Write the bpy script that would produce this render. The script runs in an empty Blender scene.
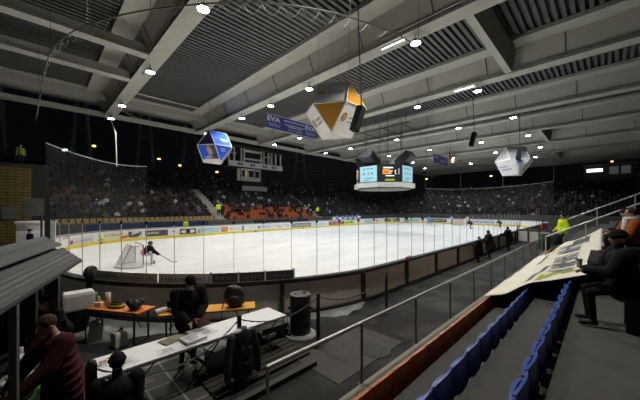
import bpy, bmesh, math, random
import numpy as np
from mathutils import Vector, Matrix
random.seed(7)
PI = math.pi
scene = bpy.context.scene
COL = scene.collection
CAMZ = 3.3
FPX = 284.4

# ------------------------------------------------------------------ helpers
def to_px(x, y, z):
    d = (x + y) * .70711
    return 320 + FPX * (x - y) / (x + y), 208 - FPX * (z - CAMZ) / d

MATS = {}
def mat(name, col, rough=.6, metal=0., var=.12, scale=6., emit=0., bump=0., stretch=None, spec=None):
    if name in MATS: return MATS[name]
    m = bpy.data.materials.new(name); m.use_nodes = True
    nt = m.node_tree; b = nt.nodes['Principled BSDF']
    b.inputs['Roughness'].default_value = rough
    b.inputs['Metallic'].default_value = metal
    if spec is None and rough >= .7: spec = .15
    if spec is not None: b.inputs['Specular IOR Level'].default_value = spec
    tc = nt.nodes.new('ShaderNodeTexCoord'); mp = nt.nodes.new('ShaderNodeMapping')
    if stretch: mp.inputs['Scale'].default_value = stretch
    nt.links.new(tc.outputs['Object'], mp.inputs['Vector'])
    n = nt.nodes.new('ShaderNodeTexNoise'); n.inputs['Scale'].default_value = scale; n.inputs['Detail'].default_value = 5
    nt.links.new(mp.outputs['Vector'], n.inputs['Vector'])
    r = nt.nodes.new('ShaderNodeMix'); r.data_type = 'RGBA'
    lo = tuple(max(0, c * (1 - var)) for c in col) + (1,); hi = tuple(min(1, c * (1 + var)) for c in col) + (1,)
    r.inputs[6].default_value = lo; r.inputs[7].default_value = hi
    nt.links.new(n.outputs['Fac'], r.inputs[0])
    nt.links.new(r.outputs[2], b.inputs['Base Color'])
    if emit:
        nt.links.new(r.outputs[2], b.inputs['Emission Color']); b.inputs['Emission Strength'].default_value = emit
    if bump:
        bp = nt.nodes.new('ShaderNodeBump'); bp.inputs['Strength'].default_value = bump
        nt.links.new(n.outputs['Fac'], bp.inputs['Height']); nt.links.new(bp.outputs['Normal'], b.inputs['Normal'])
    MATS[name] = m
    return m

def glass_mat():
    m = bpy.data.materials.new('rink_glass'); m.use_nodes = True; nt = m.node_tree
    nt.nodes.remove(nt.nodes['Principled BSDF'])
    out = nt.nodes['Material Output']
    t = nt.nodes.new('ShaderNodeBsdfTransparent'); t.inputs[0].default_value = (.97, .98, .98, 1)
    g = nt.nodes.new('ShaderNodeBsdfGlossy'); g.inputs['Roughness'].default_value = .05
    n = nt.nodes.new('ShaderNodeTexNoise'); n.inputs['Scale'].default_value = 3
    ma = nt.nodes.new('ShaderNodeMath'); ma.operation = 'MULTIPLY'; ma.inputs[1].default_value = .035
    nt.links.new(n.outputs['Fac'], ma.inputs[0])
    mx = nt.nodes.new('ShaderNodeMixShader')
    nt.links.new(ma.outputs[0], mx.inputs[0]); nt.links.new(t.outputs[0], mx.inputs[1]); nt.links.new(g.outputs[0], mx.inputs[2])
    nt.links.new(mx.outputs[0], out.inputs['Surface'])
    return m

def net_mat(name, col, cell, wire):
    """knotted net: a square mesh pattern in the UV map (metres)"""
    m = bpy.data.materials.new(name); m.use_nodes = True; nt = m.node_tree
    b = nt.nodes['Principled BSDF']; b.inputs['Base Color'].default_value = col + (1,); b.inputs['Roughness'].default_value = .8
    out = nt.nodes['Material Output']
    uv = nt.nodes.new('ShaderNodeUVMap'); sp = nt.nodes.new('ShaderNodeSeparateXYZ'); nt.links.new(uv.outputs[0], sp.inputs[0])
    outs = []
    for ax in (0, 1):
        d = nt.nodes.new('ShaderNodeMath'); d.operation = 'DIVIDE'; d.inputs[1].default_value = cell; nt.links.new(sp.outputs[ax], d.inputs[0])
        f = nt.nodes.new('ShaderNodeMath'); f.operation = 'FRACT'; nt.links.new(d.outputs[0], f.inputs[0])
        l = nt.nodes.new('ShaderNodeMath'); l.operation = 'LESS_THAN'; l.inputs[1].default_value = wire / cell; nt.links.new(f.outputs[0], l.inputs[0])
        outs.append(l)
    mx = nt.nodes.new('ShaderNodeMath'); mx.operation = 'MAXIMUM'
    nt.links.new(outs[0].outputs[0], mx.inputs[0]); nt.links.new(outs[1].outputs[0], mx.inputs[1])
    t = nt.nodes.new('ShaderNodeBsdfTransparent'); s = nt.nodes.new('ShaderNodeMixShader')
    nt.links.new(mx.outputs[0], s.inputs[0]); nt.links.new(t.outputs[0], s.inputs[1]); nt.links.new(b.outputs[0], s.inputs[2])
    nt.links.new(s.outputs[0], out.inputs['Surface'])
    return m

class MB:
    def __init__(s): s.bm = bmesh.new(); s.mi = 0
    def mark(s, n0):
        s.bm.faces.ensure_lookup_table()
        for f in s.bm.faces[n0:]: f.material_index = s.mi
    def box(s, c, size, rz=0, M=None, bevel=0):
        n0 = len(s.bm.faces)
        m = Matrix.Translation(c) @ Matrix.Rotation(rz, 4, 'Z')
        if M is not None: m = m @ M
        m = m @ Matrix.Diagonal((*size, 1))
        r = bmesh.ops.create_cube(s.bm, size=1, matrix=m)
        if bevel:
            es = list({e for v in r['verts'] for e in v.link_edges})
            bmesh.ops.bevel(s.bm, geom=es, offset=bevel, segments=2, affect='EDGES', profile=.7)
        s.mark(n0); return s
    def tube(s, p, q, r0, r1=None, seg=10):
        if r1 is None: r1 = r0
        n0 = len(s.bm.faces)
        p, q = Vector(p), Vector(q); d = q - p; L = d.length
        if L < 1e-6: return s
        m = Matrix.Translation((p + q) / 2) @ d.to_track_quat('Z', 'Y').to_matrix().to_4x4()
        bmesh.ops.create_cone(s.bm, cap_ends=True, segments=seg, radius1=r0, radius2=r1, depth=L, matrix=m)
        s.mark(n0); return s
    def path(s, pts, r, seg=6):
        """one continuous tube along a polyline"""
        n0 = len(s.bm.faces); pts = [Vector(p) for p in pts]; rings = []
        for i, p in enumerate(pts):
            t = (pts[min(i + 1, len(pts) - 1)] - pts[max(i - 1, 0)]).normalized()
            up = Vector((0, 0, 1)) if abs(t.z) < .95 else Vector((1, 0, 0))
            a = t.cross(up).normalized(); b = a.cross(t)
            rr = r[i] if isinstance(r, (list, tuple)) else r
            rings.append([s.bm.verts.new(p + a * math.cos(2 * PI * k / seg) * rr + b * math.sin(2 * PI * k / seg) * rr) for k in range(seg)])
        for A, B in zip(rings, rings[1:]):
            for k in range(seg): s.bm.faces.new((A[k], A[(k + 1) % seg], B[(k + 1) % seg], B[k]))
        s.bm.faces.new(rings[0][::-1]); s.bm.faces.new(rings[-1])
        s.mark(n0); return s
    def ell(s, c, r, rot=None, u=14, v=9):
        n0 = len(s.bm.faces)
        m = Matrix.Translation(c)
        if rot is not None: m = m @ rot
        m = m @ Matrix.Diagonal((*r, 1))
        bmesh.ops.create_uvsphere(s.bm, u_segments=u, v_segments=v, radius=1, matrix=m)
        s.mark(n0); return s
    def lathe(s, c, prof, seg=20):
        n0 = len(s.bm.faces); c = Vector(c); rings = []
        for r, z in prof:
            rings.append([s.bm.verts.new(c + Vector((r * math.cos(2 * PI * k / seg), r * math.sin(2 * PI * k / seg), z))) for k in range(seg)])
        for A, B in zip(rings, rings[1:]):
            for k in range(seg): s.bm.faces.new((A[k], A[(k + 1) % seg], B[(k + 1) % seg], B[k]))
        s.bm.faces.new(rings[0][::-1]); s.bm.faces.new(rings[-1])
        s.mark(n0); return s
    def solid(s, pts, vec):
        """polygon swept along vec"""
        n0 = len(s.bm.faces); vec = Vector(vec)
        a = [s.bm.verts.new(Vector(p)) for p in pts]; b = [s.bm.verts.new(Vector(p) + vec) for p in pts]; n = len(a)
        s.bm.faces.new(a[::-1]); s.bm.faces.new(b)
        for k in range(n): s.bm.faces.new((a[k], a[(k + 1) % n], b[(k + 1) % n], b[k]))
        s.mark(n0); return s
    def grid(s, P, thick=None, uv=None):
        """P[i][j] points; thick: vector offset for a closed slab"""
        n0 = len(s.bm.faces)
        V = [[s.bm.verts.new(Vector(p)) for p in row] for row in P]
        ni, nj = len(V), len(V[0])
        for i in range(ni - 1):
            for j in range(nj - 1): s.bm.faces.new((V[i][j], V[i + 1][j], V[i + 1][j + 1], V[i][j + 1]))
        if thick is not None:
            W = [[s.bm.verts.new(Vector(p) + Vector(thick)) for p in row] for row in P]
            for i in range(ni - 1):
                for j in range(nj - 1): s.bm.faces.new((W[i][j], W[i][j + 1], W[i + 1][j + 1], W[i + 1][j]))
            for i in range(ni - 1):
                s.bm.faces.new((V[i][0], W[i][0], W[i + 1][0], V[i + 1][0])); s.bm.faces.new((V[i][-1], V[i + 1][-1], W[i + 1][-1], W[i][-1]))
            for j in range(nj - 1):
                s.bm.faces.new((V[0][j], V[0][j + 1], W[0][j + 1], W[0][j])); s.bm.faces.new((V[-1][j], W[-1][j], W[-1][j + 1], V[-1][j + 1]))
        if uv:
            L = s.bm.loops.layers.uv.verify(); idx = {}
            for i in range(ni):
                for j in range(nj): idx[V[i][j]] = uv[i][j]
            s.bm.faces.ensure_lookup_table()
            for f in s.bm.faces[n0:]:
                for l in f.loops:
                    if l.vert in idx: l[L].uv = idx[l.vert]
        s.mark(n0); return s
    def build(s, name, mats, parent=None, smooth=False, loc=None):
        bmesh.ops.recalc_face_normals(s.bm, faces=s.bm.faces[:])
        me = bpy.data.meshes.new(name); s.bm.to_mesh(me); s.bm.free()
        return link(name, me, mats, parent, smooth, loc)

def link(name, me, mats, parent=None, smooth=False, loc=None):
    for m in (mats if isinstance(mats, (list, tuple)) else [mats]): me.materials.append(m)
    if smooth: me.polygons.foreach_set('use_smooth', [True] * len(me.polygons))
    o = bpy.data.objects.new(name, me); COL.objects.link(o)
    if parent is not None: o.parent = parent
    if loc is not None: o.location = loc
    return o

def tag(o, label=None, cat=None, group=None, kind=None):
    if label: o['label'] = label
    if cat: o['category'] = cat
    if group: o['group'] = group
    if kind: o['kind'] = kind
    return o

def thing(name, label, cat, loc=(0, 0, 0), rz=0, group=None):
    o = bpy.data.objects.new(name, None); COL.objects.link(o)
    o.location = loc; o.rotation_euler = (0, 0, rz); o.empty_display_size = .1
    return tag(o, label, cat, group)

def dup(root, loc, rz=0, label=None, group=None):
    r = root.copy(); COL.objects.link(r); r.location = loc; r.rotation_euler = (0, 0, rz)
    if label: r['label'] = label
    if group: r['group'] = group
    for ch in list(root.children):
        c = ch.copy(); COL.objects.link(c); c.parent = r
        for g in ch.children:
            d = g.copy(); COL.objects.link(d); d.parent = c
    return r

ORD = ['first', 'second', 'third', 'fourth', 'fifth', 'sixth', 'seventh', 'eighth', 'ninth', 'tenth', 'eleventh', 'twelfth', 'thirteenth', 'fourteenth', 'fifteenth', 'sixteenth', 'seventeenth', 'eighteenth', 'nineteenth', 'twentieth']
def nth(i):
    if i < 20: return ORD[i]
    t, u = divmod(i + 1, 10); T = {2: 'twent', 3: 'thirt', 4: 'fort', 5: 'fift', 6: 'sixt'}[t]
    return T + 'ieth' if u == 0 else T + 'y-' + ORD[u - 1]

def text_bm(s, height, bold=0.0):
    cu = bpy.data.curves.new('lettering', 'FONT'); cu.body = s; cu.size = 1; cu.resolution_u = 3; cu.extrude = .0
    cu.offset = bold
    o = bpy.data.objects.new('lettering', cu); COL.objects.link(o)
    dg = bpy.context.evaluated_depsgraph_get(); dg.update()
    me = bpy.data.meshes.new_from_object(o.evaluated_get(dg))
    bpy.data.objects.remove(o); bpy.data.curves.remove(cu)
    n = len(me.vertices); co = np.empty(n * 3); me.vertices.foreach_get('co', co); co = co.reshape(-1, 3)
    lo, hi = co.min(0), co.max(0); sc = height / (hi[1] - lo[1])
    co = (co - lo) * sc
    w = (hi[0] - lo[0]) * sc
    faces = [tuple(p.vertices) for p in me.polygons]
    bpy.data.meshes.remove(me)
    return co[:, :2], faces, w

def text_obj(s, height, place, m, parent, width=None, name='lettering', bold=.015):
    """place(u,v) -> point; text is centred on (0,0)"""
    co, faces, w = text_bm(s, height, bold)
    k = (width / w) if width else 1
    vs = [place((u - w / 2) * k, v - height / 2) for u, v in co]
    me = bpy.data.meshes.new(name); me.from_pydata([tuple(v) for v in vs], [], faces)
    return link(name, me, m, parent)

# ------------------------------------------------------------------ materials
M_ice = mat('ice', (.78, .79, .805), .35, var=.30, scale=.42, stretch=(.5, 1.5, 1))
M_conc = mat('concrete_pale', (.36, .36, .33), .85, var=.12, scale=2)
M_deck = mat('roof_deck', (.11, .112, .108), .6, var=.1, scale=1.5)
M_girder = mat('girder_paint', (.50, .50, .435), .7, var=.1, scale=1.2)
M_joint = mat('girder_joint', (.12, .12, .11), .8)
M_white = mat('white_board', (.80, .80, .78), .4, var=.05)
M_offwhite = mat('off_white', (.68, .67, .62), .6, var=.07)
M_yellow = mat('kick_yellow', (.85, .68, .02), .4, var=.08)
M_boardgrey = mat('board_back_grey', (.74, .70, .60), .6, var=.12, scale=3)
M_dark = mat('dark_steel', (.035, .037, .036), .5, .3)
M_black = mat('black', (.012, .012, .013), .6, var=.3)
M_blackpl = mat('black_plastic', (.014, .014, .015), .4, var=.2)
M_steel = mat('galvanised_steel', (.42, .42, .40), .42, .6, var=.12)
M_steeldk = mat('worn_steel', (.14, .14, .13), .5, .5)
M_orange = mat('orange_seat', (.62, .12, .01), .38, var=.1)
M_blue = mat('blue_seat', (.03, .075, .33), .36, var=.12)
M_tan = mat('tan_seat', (.32, .235, .11), .5, var=.15)
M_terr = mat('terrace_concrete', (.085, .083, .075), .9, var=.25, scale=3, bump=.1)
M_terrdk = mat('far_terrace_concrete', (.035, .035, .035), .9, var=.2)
M_kerb = mat('kerb_concrete', (.27, .255, .21), .85, var=.15, scale=4)
M_orangewood = mat('orange_tabletop', (.72, .20, .02), .45, var=.12, scale=3, stretch=(1, 8, 1))
M_yelwood = mat('yellow_tabletop', (.78, .36, .03), .45, var=.12, scale=3, stretch=(1, 8, 1))
M_tablewhite = mat('white_tabletop', (.84, .84, .84), .5, var=.05)
M_paper = mat('paper', (.74, .75, .78), .7, var=.04)
M_ink = mat('ink', (.08, .08, .10), .7)
M_snow = mat('trodden_snow', (.28, .28, .27), .8, var=.75, scale=2.2, bump=.3)
M_skin = mat('skin', (.46, .29, .21), .55, var=.08)
M_adblue = mat('banner_blue', (.035, .07, .42), .5, var=.06)
M_brightblue = mat('lantern_blue', (.035, .13, .95), .8, var=.05)
M_navy = mat('lantern_navy', (.02, .04, .13), .3, var=.3)
M_gold = mat('lantern_gold', (.55, .25, .015), .8, var=.08)
M_red = mat('goal_red', (.55, .06, .03), .5)
M_green = mat('bottle_green', (.04, .18, .03), .3)
M_wood = mat('old_wood', (.05, .046, .036), .8, var=.3, scale=4, stretch=(1, 6, 1))
M_glass = glass_mat()

# floor: asphalt with worn paler, frosty patches
def floor_mat():
    m = mat('asphalt_floor', (.022, .022, .0215), .75, var=.3, scale=9, bump=.15)
    nt = m.node_tree; b = nt.nodes['Principled BSDF']
    src = b.inputs['Base Color'].links[0].from_socket
    n = nt.nodes.new('ShaderNodeTexNoise'); n.inputs['Scale'].default_value = .9; n.inputs['Detail'].default_value = 6
    tc = nt.nodes.new('ShaderNodeTexCoord'); nt.links.new(tc.outputs['Object'], n.inputs['Vector'])
    cr = nt.nodes.new('ShaderNodeValToRGB'); cr.color_ramp.elements[0].position = .45; cr.color_ramp.elements[1].position = .66
    nt.links.new(n.outputs['Fac'], cr.inputs[0])
    mx = nt.nodes.new('ShaderNodeMix'); mx.data_type = 'RGBA'; mx.inputs[7].default_value = (.06, .059, .055, 1)
    nt.links.new(cr.outputs[0], mx.inputs[0]); nt.links.new(src, mx.inputs[6]); nt.links.new(mx.outputs[2], b.inputs['Base Color'])
    return m
M_floor = floor_mat()

# ------------------------------------------------------------------ people
def cap_pts(prims, q, r0, r1, p, m): prims.append(('c', Vector(p), Vector(q), r0, r1, m))
def remesh(bm, vox, smooth=2):
    me = bpy.data.meshes.new('tmp'); bm.to_mesh(me); bm.free()
    o = bpy.data.objects.new('tmp', me); COL.objects.link(o)
    r = o.modifiers.new('r', 'REMESH'); r.mode = 'VOXEL'; r.voxel_size = vox
    if smooth:
        s = o.modifiers.new('s', 'SMOOTH'); s.iterations = smooth; s.factor = .5
    dg = bpy.context.evaluated_depsgraph_get(); dg.update()
    out = bpy.data.meshes.new_from_object(o.evaluated_get(dg))
    bpy.data.objects.remove(o); bpy.data.meshes.remove(me)
    return out

def prim_mesh(prims, vox, smooth=2):
    """closed tapered capsules and ellipsoids fused into one continuous surface; each face takes the slot of the nearest primitive"""
    b = MB()
    for p in prims:
        if p[0] == 'c':
            _, a, q, r0, r1, m = p
            b.tube(a, q, r0, r1, 12); b.ell(a, (r0,) * 3, u=12, v=8); b.ell(q, (r1,) * 3, u=12, v=8)
        else:
            _, c, r, R, m = p
            b.ell(c, r, R.to_4x4(), 16, 10)
    me = remesh(b.bm, vox, smooth)
    n = len(me.polygons); ce = np.empty(n * 3); me.polygons.foreach_get('center', ce); ce = ce.reshape(-1, 3)
    best = np.full(n, 1e9); idx = np.zeros(n, dtype=np.int32)
    for p in prims:
        if p[0] == 'c':
            _, a, q, r0, r1, m = p
            a = np.array(a); d = np.array(q) - a; L2 = max(d @ d, 1e-9)
            t = np.clip((ce - a) @ d / L2, 0, 1)
            dist = np.linalg.norm(ce - a - t[:, None] * d, axis=1) - (r0 + (r1 - r0) * t)
        else:
            _, c, r, R, m = p
            l = (ce - np.array(c)) @ np.array(R); rr = np.array(r)
            k = np.linalg.norm(l / rr, axis=1); dist = (k - 1) * rr.min()
        w = dist < best; best[w] = dist[w]; idx[w] = m
    return me, idx

def ik(a, t, l1, l2, hint):
    a, t = Vector(a), Vector(t); d = t - a; L = d.length; mx = (l1 + l2) * .995
    if L > mx: t = a + d * (mx / L); d = t - a; L = d.length
    if L < 1e-4: return a + Vector((0, 0, -l1)), t
    x = (l1 * l1 - l2 * l2 + L * L) / (2 * L); h = math.sqrt(max(l1 * l1 - x * x, 0))
    n = d / L; hv = Vector(hint); hv = hv - n * hv.dot(n)
    if hv.length < 1e-4: hv = Vector((1, 0, 0)) - n * n.x
    return a + n * x + hv.normalized() * h, t

BOOT = mat('boots', (.02, .02, .02), .6)
def figure(name, label, loc, yaw, coat, trousers, scale=1., pelvis=(0, 0, .95), lean=0., turn=0., head_pitch=0., head_yaw=0.,
           hands=None, feet=None, elbow=.6, coat_len=.0, bulk=.02, hat=None, hair=None, vox=.014, ridges=False, detail=True, gloves=None, group=None, skirt=0, cat='person', hood=None, extra=None):
    """facing local +X, Z up, base between the feet"""
    u = Vector((math.sin(lean), 0, math.cos(lean))); fwd = Vector((math.cos(lean), 0, -math.sin(lean)))
    pv = Vector(pelvis); P = []
    C, T, S, B, D, L = 0, 1, 2, 3, 4, 5         # coat, trousers, skin, boots, dark, lips
    H = 2 if gloves is None else 6
    chest = pv + u * .36; neck = pv + u * .53
    Rl = Matrix.Rotation(lean, 3, 'Y')
    k = bulk
    P.append(('e', pv + u * .05, (.125 + k, .175 + k, .16), Rl, C if coat_len or bulk > .015 else T))
    P.append(('e', pv + u * .22, (.115 + k, .155 + k, .20), Rl, C))
    P.append(('e', chest, (.125 + k, .18 + k, .17), Rl, C))
    if ridges:
        for i in range(7):
            P.append(('e', pv + u * (-.32 + i * .115), (.165 + k - .012 * abs(i - 2), .215 + k - .008 * abs(i - 2), .062), Rl, C))
    if coat_len:
        P.append(('c', pv + u * .02, pv - Vector((0, 0, 1)) * coat_len, .155 + k, .17 + k + skirt, C))
    hd = Matrix.Rotation(head_yaw, 3, 'Z') @ Matrix.Rotation(lean * .5 + head_pitch, 3, 'Y')
    up = hd @ Vector((0, 0, 1)); fw = hd @ Vector((1, 0, 0)); sd = hd @ Vector((0, 1, 0))
    hc = neck + u * .03 + up * .135
    P.append(('c', neck - u * .04, hc - up * .05, .062, .055, C if hood else S))
    P.append(('e', hc + up * .02 - fw * .008, (.096, .077, .108), hd, S))
    P.append(('e', hc - up * .055 + fw * .022, (.064, .056, .06), hd, S))
    if detail:
        P.append(('e', hc + fw * .098 - up * .012, (.018, .014, .024), hd, S))
        for s in (1, -1):
            P.append(('e', hc + sd * s * .078 - up * .01 - fw * .005, (.022, .012, .032), hd, S))
            P.append(('e', hc + fw * .083 + sd * s * .032 + up * .018, (.011, .015, .010), hd, D))
        P.append(('e', hc + fw * .083 - up * .055, (.010, .022, .007), hd, L))
    tw = Matrix.Rotation(turn, 3, 'Z')
    hands = hands or [(.02, .27, .82), (.02, -.27, .82)]
    feet = feet or [(.03, .10, 0), (.03, -.10, 0)]
    for s, hp in zip((1, -1), hands):
        sh = chest + u * .10 + tw @ Vector((0, s * (.175 + k * .7), 0))
        hp = Vector(hp)
        el, wr = ik(sh, hp, .30, .27, (-.5, s * elbow, -.5))
        P.append(('c', sh, el, .062 + k, .048 + k * .9, C)); P.append(('c', el, wr, .047 + k * .9, .034 + k * .7, C))
        dr = (wr - el).normalized()
        P.append(('e', wr + dr * .06, (.05, .04, .022) if detail else (.055, .045, .04), dr.to_track_quat('X', 'Z').to_matrix(), H))
        if detail:
            q = dr.to_track_quat('X', 'Z').to_matrix(); yy = q @ Vector((0, 1, 0)); zz = q @ Vector((0, 0, 1))
            for j, ln in zip((-1.5, -.5, .5, 1.5), (.062, .075, .07, .055)):
                k0 = wr + dr * .095 + yy * j * .0195; k1 = k0 + dr * ln * .55 - zz * .012; k2 = k1 + dr * ln * .3 - zz * .03
                P.append(('c', k0, k1, .0095, .009, H)); P.append(('c', k1, k2, .009, .008, H))
            t0 = wr + dr * .035 + yy * s * -.035; t1 = t0 + dr * .04 + yy * s * -.03
            P.append(('c', t0, t1, .012, .010, H)); P.append(('c', t1, t1 + dr * .03 - zz * .01, .010, .009, H))
    for s, fp in zip((1, -1), feet):
        hp = pv + Vector((0, s * .09, -.03)); an = Vector(fp) + Vector((-.02, 0, .09))
        kn, an = ik(hp, an, .44, .43, (1, s * .15, .1))
        P.append(('c', hp, kn, .092, .062, T)); P.append(('c', kn, an, .062, .045, T))
        P.append(('c', an + Vector((-.02, 0, -.035)), an + Vector((.14, s * .02, -.045)), .045, .04, B))
    if extra: P += extra
    me, idx = prim_mesh(P, vox)
    root = thing(name, label, cat, loc, yaw, group); root.scale = (scale,) * 3
    mats = [coat, trousers, M_skin, BOOT, M_black, mat('lips', (.40, .15, .12), .5), gloves or M_black]
    body = link('body', me, mats, root, True)
    me.polygons.foreach_set('material_index', idx.astype(np.int32))
    if hair is not None:
        b = MB(); r = Matrix.Translation(hc + up * .03 - fw * .022) @ hd.to_4x4()
        b.ell((0, 0, 0), (.102, .088, .102), r)
        for f in [f for f in b.bm.faces if (f.calc_center_median() - hc).dot(fw) > .045 and (f.calc_center_median() - hc).dot(up) < .085]: b.bm.faces.remove(f)
        b.build('hair', hair, root, True)
    if hat is not None:
        kind, hm = hat
        b = MB(); r = hd.to_4x4(); c = hc + up * .045 - fw * .008
        n0 = len(b.bm.verts)
        b.ell((0, 0, 0), (.112, .094, .098), Matrix.Translation(c) @ r)
        b.bm.verts.ensure_lookup_table()
        for v in b.bm.verts:
            w = (v.co - c).dot(up)
            lo_ = -.06 if kind == 'beanie' else -.02
            if w < lo_: v.co += up * (lo_ - w) * .9
        if kind in ('beanie', 'fur'):
            t = .020 if kind == 'beanie' else .045
            for i in range(16):
                a0, a1 = 2 * PI * i / 16, 2 * PI * (i + 1) / 16
                f = lambda a: c + fw * math.cos(a) * .104 + sd * math.sin(a) * .088 - up * .004
                b.tube(f(a0), f(a1), t, t, 8)
        if kind == 'peak': b.ell((0, 0, 0), (.06, .075, .010), Matrix.Translation(c + fw * .135 - up * .012) @ r)
        if kind == 'helmet': b.ell((0, 0, 0), (.125, .108, .105), Matrix.Translation(c - up * .01) @ r)
        me2 = remesh(b.bm, .012 if detail else .02, 1)
        link({'beanie': 'knitted_hat', 'fur': 'fur_hat', 'peak': 'peaked_cap', 'helmet': 'helmet'}[kind], me2, hm, root, True)
    root['_hc'] = 0
    del root['_hc']
    return root

def cloth(name, c, var=.25): return mat('cloth_' + name, c, .85, var=var, scale=14)
K_black = cloth('black', (.009, .009, .010)); K_char = cloth('charcoal', (.020, .020, .022)); K_maroon = cloth('maroon', (.060, .013, .017))
K_navy = cloth('navy', (.012, .016, .032)); K_grey = cloth('grey', (.07, .07, .075)); K_white = cloth('white', (.62, .62, .64)); K_brown = cloth('brown', (.07, .04, .025)); K_pale = cloth('pale', (.30, .30, .30)); K_dred = cloth('dull_red', (.16, .03, .025)); K_dblue = cloth('dull_blue', (.06, .10, .22))
K_blue = cloth('blue', (.10, .25, .65)); K_green = cloth('dark_green', (.03, .10, .06)); K_hiviz = cloth('hi_viz', (.62, .80, .02), .08); K_red = cloth('red', (.45, .04, .03))
K_rust = cloth('rust', (.32, .09, .03)); K_sky = cloth('sky', (.35, .50, .80)); K_olive = cloth('olive', (.03, .028, .018)); K_blond = cloth('blond_hair', (.30, .21, .10)); K_hairbr = cloth('brown_hair', (.06, .04, .025))

def spectator_mesh(vox, name):
    P = []; C, T, S, Hh = 0, 1, 2, 3; I = Matrix.Identity(3)
    P.append(('e', Vector((0, 0, .52)), (.17, .20, .16), I, C)); P.append(('e', Vector((.02, 0, .80)), (.15, .23, .25), I, C))
    P.append(('c', Vector((.02, 0, 1.0)), Vector((.05, 0, 1.1)), .07, .06, C))
    P.append(('e', Vector((.06, 0, 1.20)), (.10, .085, .125), I, S)); P.append(('e', Vector((.04, 0, 1.245)), (.112, .10, .10), I, Hh))
    for s in (1, -1):
        P.append(('c', Vector((.02, s * .22, .95)), Vector((.06, s * .27, .70)), .075, .065, C)); P.append(('c', Vector((.06, s * .27, .70)), Vector((.30, s * .10, .62)), .06, .05, C))
        P.append(('e', Vector((.34, s * .08, .62)), (.06, .05, .05), I, S))
        P.append(('c', Vector((.05, s * .10, .47)), Vector((.43, s * .13, .50)), .09, .075, T)); P.append(('c', Vector((.43, s * .13, .50)), Vector((.40, s * .13, .10)), .07, .055, T))
        P.append(('c', Vector((.38, s * .13, .06)), Vector((.52, s * .14, .05)), .05, .045, T))
    me, idx = prim_mesh(P, vox, 1); me.name = name
    me.polygons.foreach_set('material_index', idx.astype(np.int32))
    return me, idx

# ================================================================== PEOPLE (built first: the scene is still small)
def ylook(dx, dy): return math.atan2(dy, dx)
FZ = .12      # hall floor above the ice
figure('person', 'person in black coat and black cap bending over papers behind the white table', (2.2, 6.05, FZ), -PI / 2 - .1, K_black, K_black, 1.06,
       lean=.22, head_pitch=.55, hands=[(.34, .12, .98), (.36, -.10, .95)], hat=('beanie', K_black), coat_len=.14, bulk=.055, vox=.012)
figure('person', 'person in padded maroon coat leaning over the stall counter, brown hair pinned up', (.26, 5.22, FZ), PI + .35, K_maroon, K_black, 1.02,
       lean=.16, head_pitch=.5, hands=[(.46, .20, 1.0), (.44, -.12, .98)], hair=K_hairbr, coat_len=.55, bulk=.055, ridges=True, vox=.013)
figure('person', 'person in black beanie and dark jacket seen from behind, seated at white table end', (.74, 4.40, FZ), PI / 2 - .15, K_black, K_black, 1.0,
       pelvis=(0, 0, .47), lean=.15, head_pitch=.15, elbow=.12, hands=[(.30, .12, .60), (.28, -.12, .60)], feet=[(.42, .14, 0), (.42, -.14, 0)], hat=('beanie', K_black), hood=True, hair=K_black, bulk=.045, coat_len=.05, vox=.012)
figure('person', 'person in dark jacket with pale sleeve stripes, stooping under the stall roof', (.36, 7.0, FZ), PI + .6, K_black, K_black, 1.0,
       lean=.5, head_pitch=.3, hands=[(.5, .15, .9), (.5, -.15, .9)], hair=K_hairbr, vox=.016,
       extra=[('c', Vector((.2, .245, 1.33)), Vector((.16, .30, 1.10)), .03, .03, 7)])
bpy.data.objects[-1 % len(bpy.data.objects)]
figure('person', 'child in dark coat and red cap standing at the boards', (18.2, 5.15, FZ), PI / 2, K_black, K_black, .86,
       hands=[(.32, .15, 1.2), (.32, -.15, 1.2)], hat=('peak', K_red), bulk=.10, coat_len=.2, vox=.025, detail=False)
figure('person', 'tall person in long dark coat leaning on boards beside red cap', (20.3, 5.1, FZ), PI / 2 + .1, K_char, K_black, 1.0,
       lean=.2, hands=[(.42, .2, 1.12), (.42, -.2, 1.12)], hair=K_black, bulk=.11, coat_len=.3, vox=.025, detail=False)
figure('person', 'person in dark jacket watching with arms stretched along the board rail', (25.4, 5.1, FZ), PI / 2 - .1, K_black, K_black, 1.0,
       lean=.2, hands=[(.45, .35, 1.15), (.4, -.55, 1.2)], hair=K_black, bulk=.09, coat_len=.15, vox=.025, detail=False)
figure('person', 'steward in bright yellow hi-vis jacket standing on the stand aisle', (19.6, 1.55, 1.17), PI / 2 + .5, K_hiviz, K_black, 1.02,
       hands=[(.12, .27, .95), (.2, -.24, .98)], hair=K_black, bulk=.05, coat_len=.05, vox=.02)
figure('person', 'person in red jacket standing by the team bench', (36.5, 4.45, .3), PI / 2, K_red, K_black, 1.0, hair=K_black, bulk=.04, vox=.03, detail=False)
figure('person', 'spectator in dark coat and thick hat seated at right edge, knees up', (6.9, -.30, 1.31), PI / 2 + .2, K_black, K_black, 1.1,
       pelvis=(.05, 0, .66), lean=.12, head_pitch=.05, hands=[(.48, .10, .84), (.48, -.1, .82)], feet=[(.45, .14, 0), (.45, -.16, 0)], hat=('beanie', K_black), bulk=.055, coat_len=.05, vox=.016, hood=True)
figure('person', 'spectator in rust jacket with white scarf seated behind thick hat', (10.2, -.50, 2.0), PI / 2 + .3, K_rust, K_black, 1.0,
       pelvis=(0, 0, .48), lean=.1, hands=[(.4, .14, .68), (.4, -.14, .66)], feet=[(.45, .14, 0), (.45, -.14, 0)], hair=K_hairbr, bulk=.05, vox=.02)
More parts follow.
